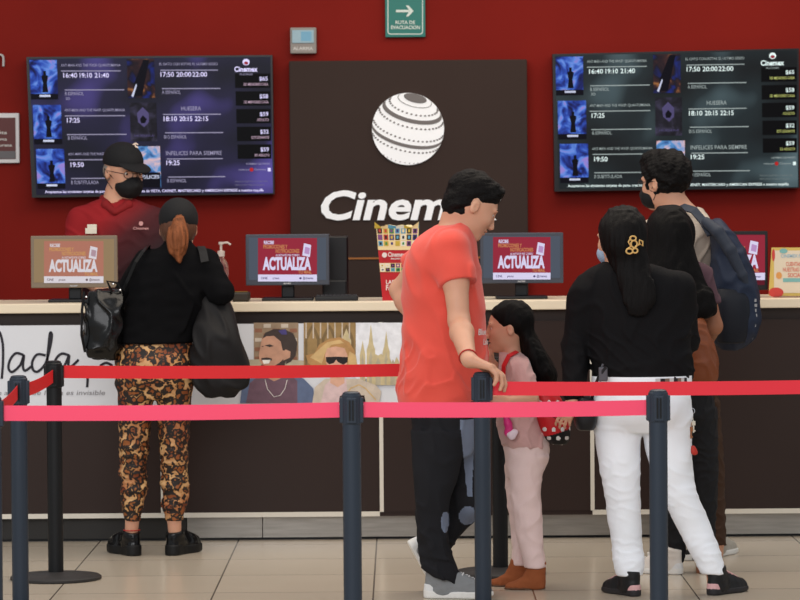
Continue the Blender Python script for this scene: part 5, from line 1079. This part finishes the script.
BG.fold(creases(111, .006, .2)); BG.build('bag_body', mat('navy_nylon', (28, 38, 58), .6, bump=.2, bscale=200), bp_, .006)
BG = Sdf(); BG.loft(Pn.rows([(288, 714, 746, -.25, .07), (300, 713, 750, -.26, .085), (325, 713, 750, -.26, .085), (343, 717, 745, -.26, .07)]), p=2.8); BG.build('front_pocket', mat('navy_dark', (18, 22, 32), .6), bp_, .006)
BG = Sdf(); BG.chain([p(706, 222, -.24), p(718, 232, -.29), p(730, 250, -.31), (p(742, 275, -.31)), p(748, 290, -.30)], [.022, .026, .026, .022, .010], .01); BG.build('side_flap', mat('slate_nylon', (44, 50, 62), .65), bp_, .005)
mb = MB(); strap(mb, [(p(672, 213, -.08), (-.4, -.6, 1)), (p(684, 208, -.14), (0, -1, .8)), (p(694, 211, -.17), (.2, -1, .4)), (p(703, 222, -.20), (.3, -1, .2)), (p(711, 236, -.26), (.3, -1, 0))], .036, .010); mb.build('shoulder_strap', MATS['slate_nylon'], bp_)
mb = MB(); mb.tube([p(752+k*.9 if k < 6 else 757-(k-6)*1.6, 290+k*5.5, -.27) for k in range(10)], .003, 6); mb.build('zip', mat('zip_grey', (96, 98, 104), .4), bp_)
mb = MB()
for k in range(7): c_ = p(755.5-(max(0, k-4))*1.2, 300+k*5, -.30); mb.box((c_.x-.006, c_.y-.002, c_.z-.008), (c_.x+.004+.003*(k % 2), c_.y, c_.z+.005))
mb.build('side_lettering', mat('strap_print', (150, 150, 152), .6), bp_)
# ================= cashier
Pn = Person('person in dark red polo, black cap and black mask behind the counter', 17.05, 118, zbase=.12)
p = Pn.p; CS = 1.1; Hc = p(123.5, 172, 0); HM = hmat(-54, 10)
tors = [(190, 106, 128, .01, .058), (198, 102, 132, .01, .075), (204, 88, 146, .01, .095), (212, 74, 158, .01, .11), (225, 70, 163, 0, .12), (250, 72, 162, 0, .12), (290, 76, 158, 0, .12), (320, 76, 158, 0, .125), (345, 76, 158, 0, .12)]
legs = [(335, 78, 156, 0, .11), (360, 78, 156, 0, .12), (385, 80, 154, 0, .11)]
lgA = [(375, 80, 117, 0, .09), (430, 84, 114, 0, .075), (500, 88, 110, 0, .055), (515, 88, 109, 0, .055)]; lgB = [(375, 117, 154, 0, .09), (430, 120, 150, 0, .075), (500, 124, 146, 0, .055), (515, 125, 146, 0, .055)]
B = Sdf()
for r_ in (tors, legs, lgA, lgB): B.loft(Pn.rows(r_, -.014), .025)
B.cone(p(115, 203, .02), Hc+Vector((-.02, .02, -.05)), .062, .056, .03); head(B, Hc, HM, CS)
lS = p(82, 220, 0); lE = p(72, 268, -.05); lW = p(98, 288, -.25); rS = p(152, 220, 0); rE = p(160, 268, -.05); rW = p(140, 288, -.25)
B.chain([lS, lE, lW], [.05, .042, .03], .03); B.chain([rS, rE, rW], [.05, .042, .03], .03); hand(B, lW, (.4, -.9, -.1), (0, 0, -1), True); hand(B, rW, (-.4, -.9, -.1), (0, 0, -1), False)
B.build('body', M_skin2, Pn.o, .0055); face_bits(Pn.o, Hc, HM, CS, brows=(60, 50, 46))
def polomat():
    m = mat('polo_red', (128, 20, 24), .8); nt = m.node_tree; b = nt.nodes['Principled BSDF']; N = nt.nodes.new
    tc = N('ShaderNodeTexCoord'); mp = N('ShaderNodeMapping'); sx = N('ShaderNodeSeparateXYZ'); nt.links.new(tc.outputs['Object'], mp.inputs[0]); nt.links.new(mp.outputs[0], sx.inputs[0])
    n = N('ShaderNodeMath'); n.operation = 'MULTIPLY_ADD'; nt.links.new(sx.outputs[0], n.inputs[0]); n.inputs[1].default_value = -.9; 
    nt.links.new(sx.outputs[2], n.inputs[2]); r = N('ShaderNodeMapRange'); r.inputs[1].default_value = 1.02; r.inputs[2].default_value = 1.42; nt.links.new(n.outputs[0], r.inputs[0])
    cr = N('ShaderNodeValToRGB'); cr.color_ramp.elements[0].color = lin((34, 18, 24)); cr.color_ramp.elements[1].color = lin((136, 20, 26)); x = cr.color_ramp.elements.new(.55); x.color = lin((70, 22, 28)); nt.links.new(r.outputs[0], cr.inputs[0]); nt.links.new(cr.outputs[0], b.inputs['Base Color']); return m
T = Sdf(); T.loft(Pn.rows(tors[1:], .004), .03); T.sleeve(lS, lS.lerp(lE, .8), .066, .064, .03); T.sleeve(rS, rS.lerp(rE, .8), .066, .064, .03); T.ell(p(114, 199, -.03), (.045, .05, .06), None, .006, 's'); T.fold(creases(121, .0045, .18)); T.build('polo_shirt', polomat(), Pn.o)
T = Sdf(); T.loft(Pn.rows(legs, .003), .02); T.loft(Pn.rows(lgA, .002), .02); T.loft(Pn.rows(lgB, .002), .02); T.build('trousers', M_blackcloth, Pn.o, .008)
T = Sdf(); T.chain([p(103, 199, .03), p(106, 205, -.075), p(114, 212, -.105)], [.020, .023, .016], .01); T.chain([p(130, 199, .03), p(128, 205, -.075), p(116, 212, -.105)], [.020, .023, .016], .01); T.build('collar', mat('collar_red', (120, 20, 24), .8), Pn.o, .005)
for xx in (98, 135): h_ = p(xx, 515, .08); shoe(Pn.o, (h_.x, h_.y, .12), -90, .27, MATS['patent_black'], MATS['sole_black'], 'sneaker')
T = Sdf(); Hn = np.array(HM); T.ell(hp(Hc, HM, -.012, 0, .052), (.114, .094, .094), Hn); T.plane(hp(Hc, HM, 0, 0, .032), HM@Vector((.02, 0, -1))); T.build('baseball_cap', mat('cap_black', (22, 22, 24), .8, bump=.2, bscale=300), Pn.o, .0045)
T = Sdf(); T.ell(hp(Hc, HM, .094, 0, .044), (.096, .078, .013), np.array(HM@Matrix.Rotation(R(10), 3, 'Y'))); T.ell(hp(Hc, HM, .055, 0, .024), (.076, .071, .015), Hn, .004, 's'); T.build('cap_brim', MATS['cap_black'], Pn.o, .004)
mb = MB(); c_ = hp(Hc, HM, .083, 0, .075); c_ = p(135.3, 145.5, -.105)
for a, b in (((-.012, .004), (.006, .012)), ((-.004, .012), (.004, -.010)), ((-.002, .0), (.014, -.012)), ((.004, .010), (.014, .004))): mb.tube([c_+Vector((a[0], 0, a[1])), c_+Vector((b[0], 0, b[1]))], .0032, 6)
mb.build('cap_emblem', mat('emblem_cream', (226, 206, 190), .5), Pn.o)
T = Sdf(); T.ell(hp(Hc, HM, -.020, 0, .0), (.098, .087, .082), Hn); T.plane(hp(Hc, HM, .018, 0, 0), HM@Vector((1, 0, 0))); T.plane(hp(Hc, HM, 0, 0, -.035), HM@Vector((.5, 0, -1)))
for q in (-1, 1): T.ell(hp(Hc, HM, -.0, q*.092, -.006), (.024, .024, .038), Hn, .004, 's')
T.build('hair', mat('grey_hair', (140, 132, 124), .6, bump=.6, bscale=240), Pn.o, .0045)
mask(Pn.o, Hc, HM, MATS['mask_black'], CS*1.03); glasses(Pn.o, Hc, HM, CS)
mb = MB(); c_ = p(91, 231, -.135); mb.box((c_.x-.028, c_.y-.004, c_.z-.014), (c_.x+.028, c_.y, c_.z+.014), 0, .002); mb.box((c_.x-.018, c_.y-.003, c_.z+.012), (c_.x+.028, c_.y+.001, c_.z+.032), 0, .002); mb.build('name_tag', mat('tag_cream', (206, 200, 186), .5), Pn.o)
mb = MB(); text(mb, 'Cinemex', 133, 149, 229.5, 2.6, Pn.Y-.135, 0, .1, .02)
mb.disc(141, 223.5, 2.2, 2.2, Pn.Y-.135, 0); mb.build('chest_logo', mat('thread_pink', (190, 140, 140), .7), Pn.o)
for o in bpy.data.objects:
    if '_o' in o: del o['_o']
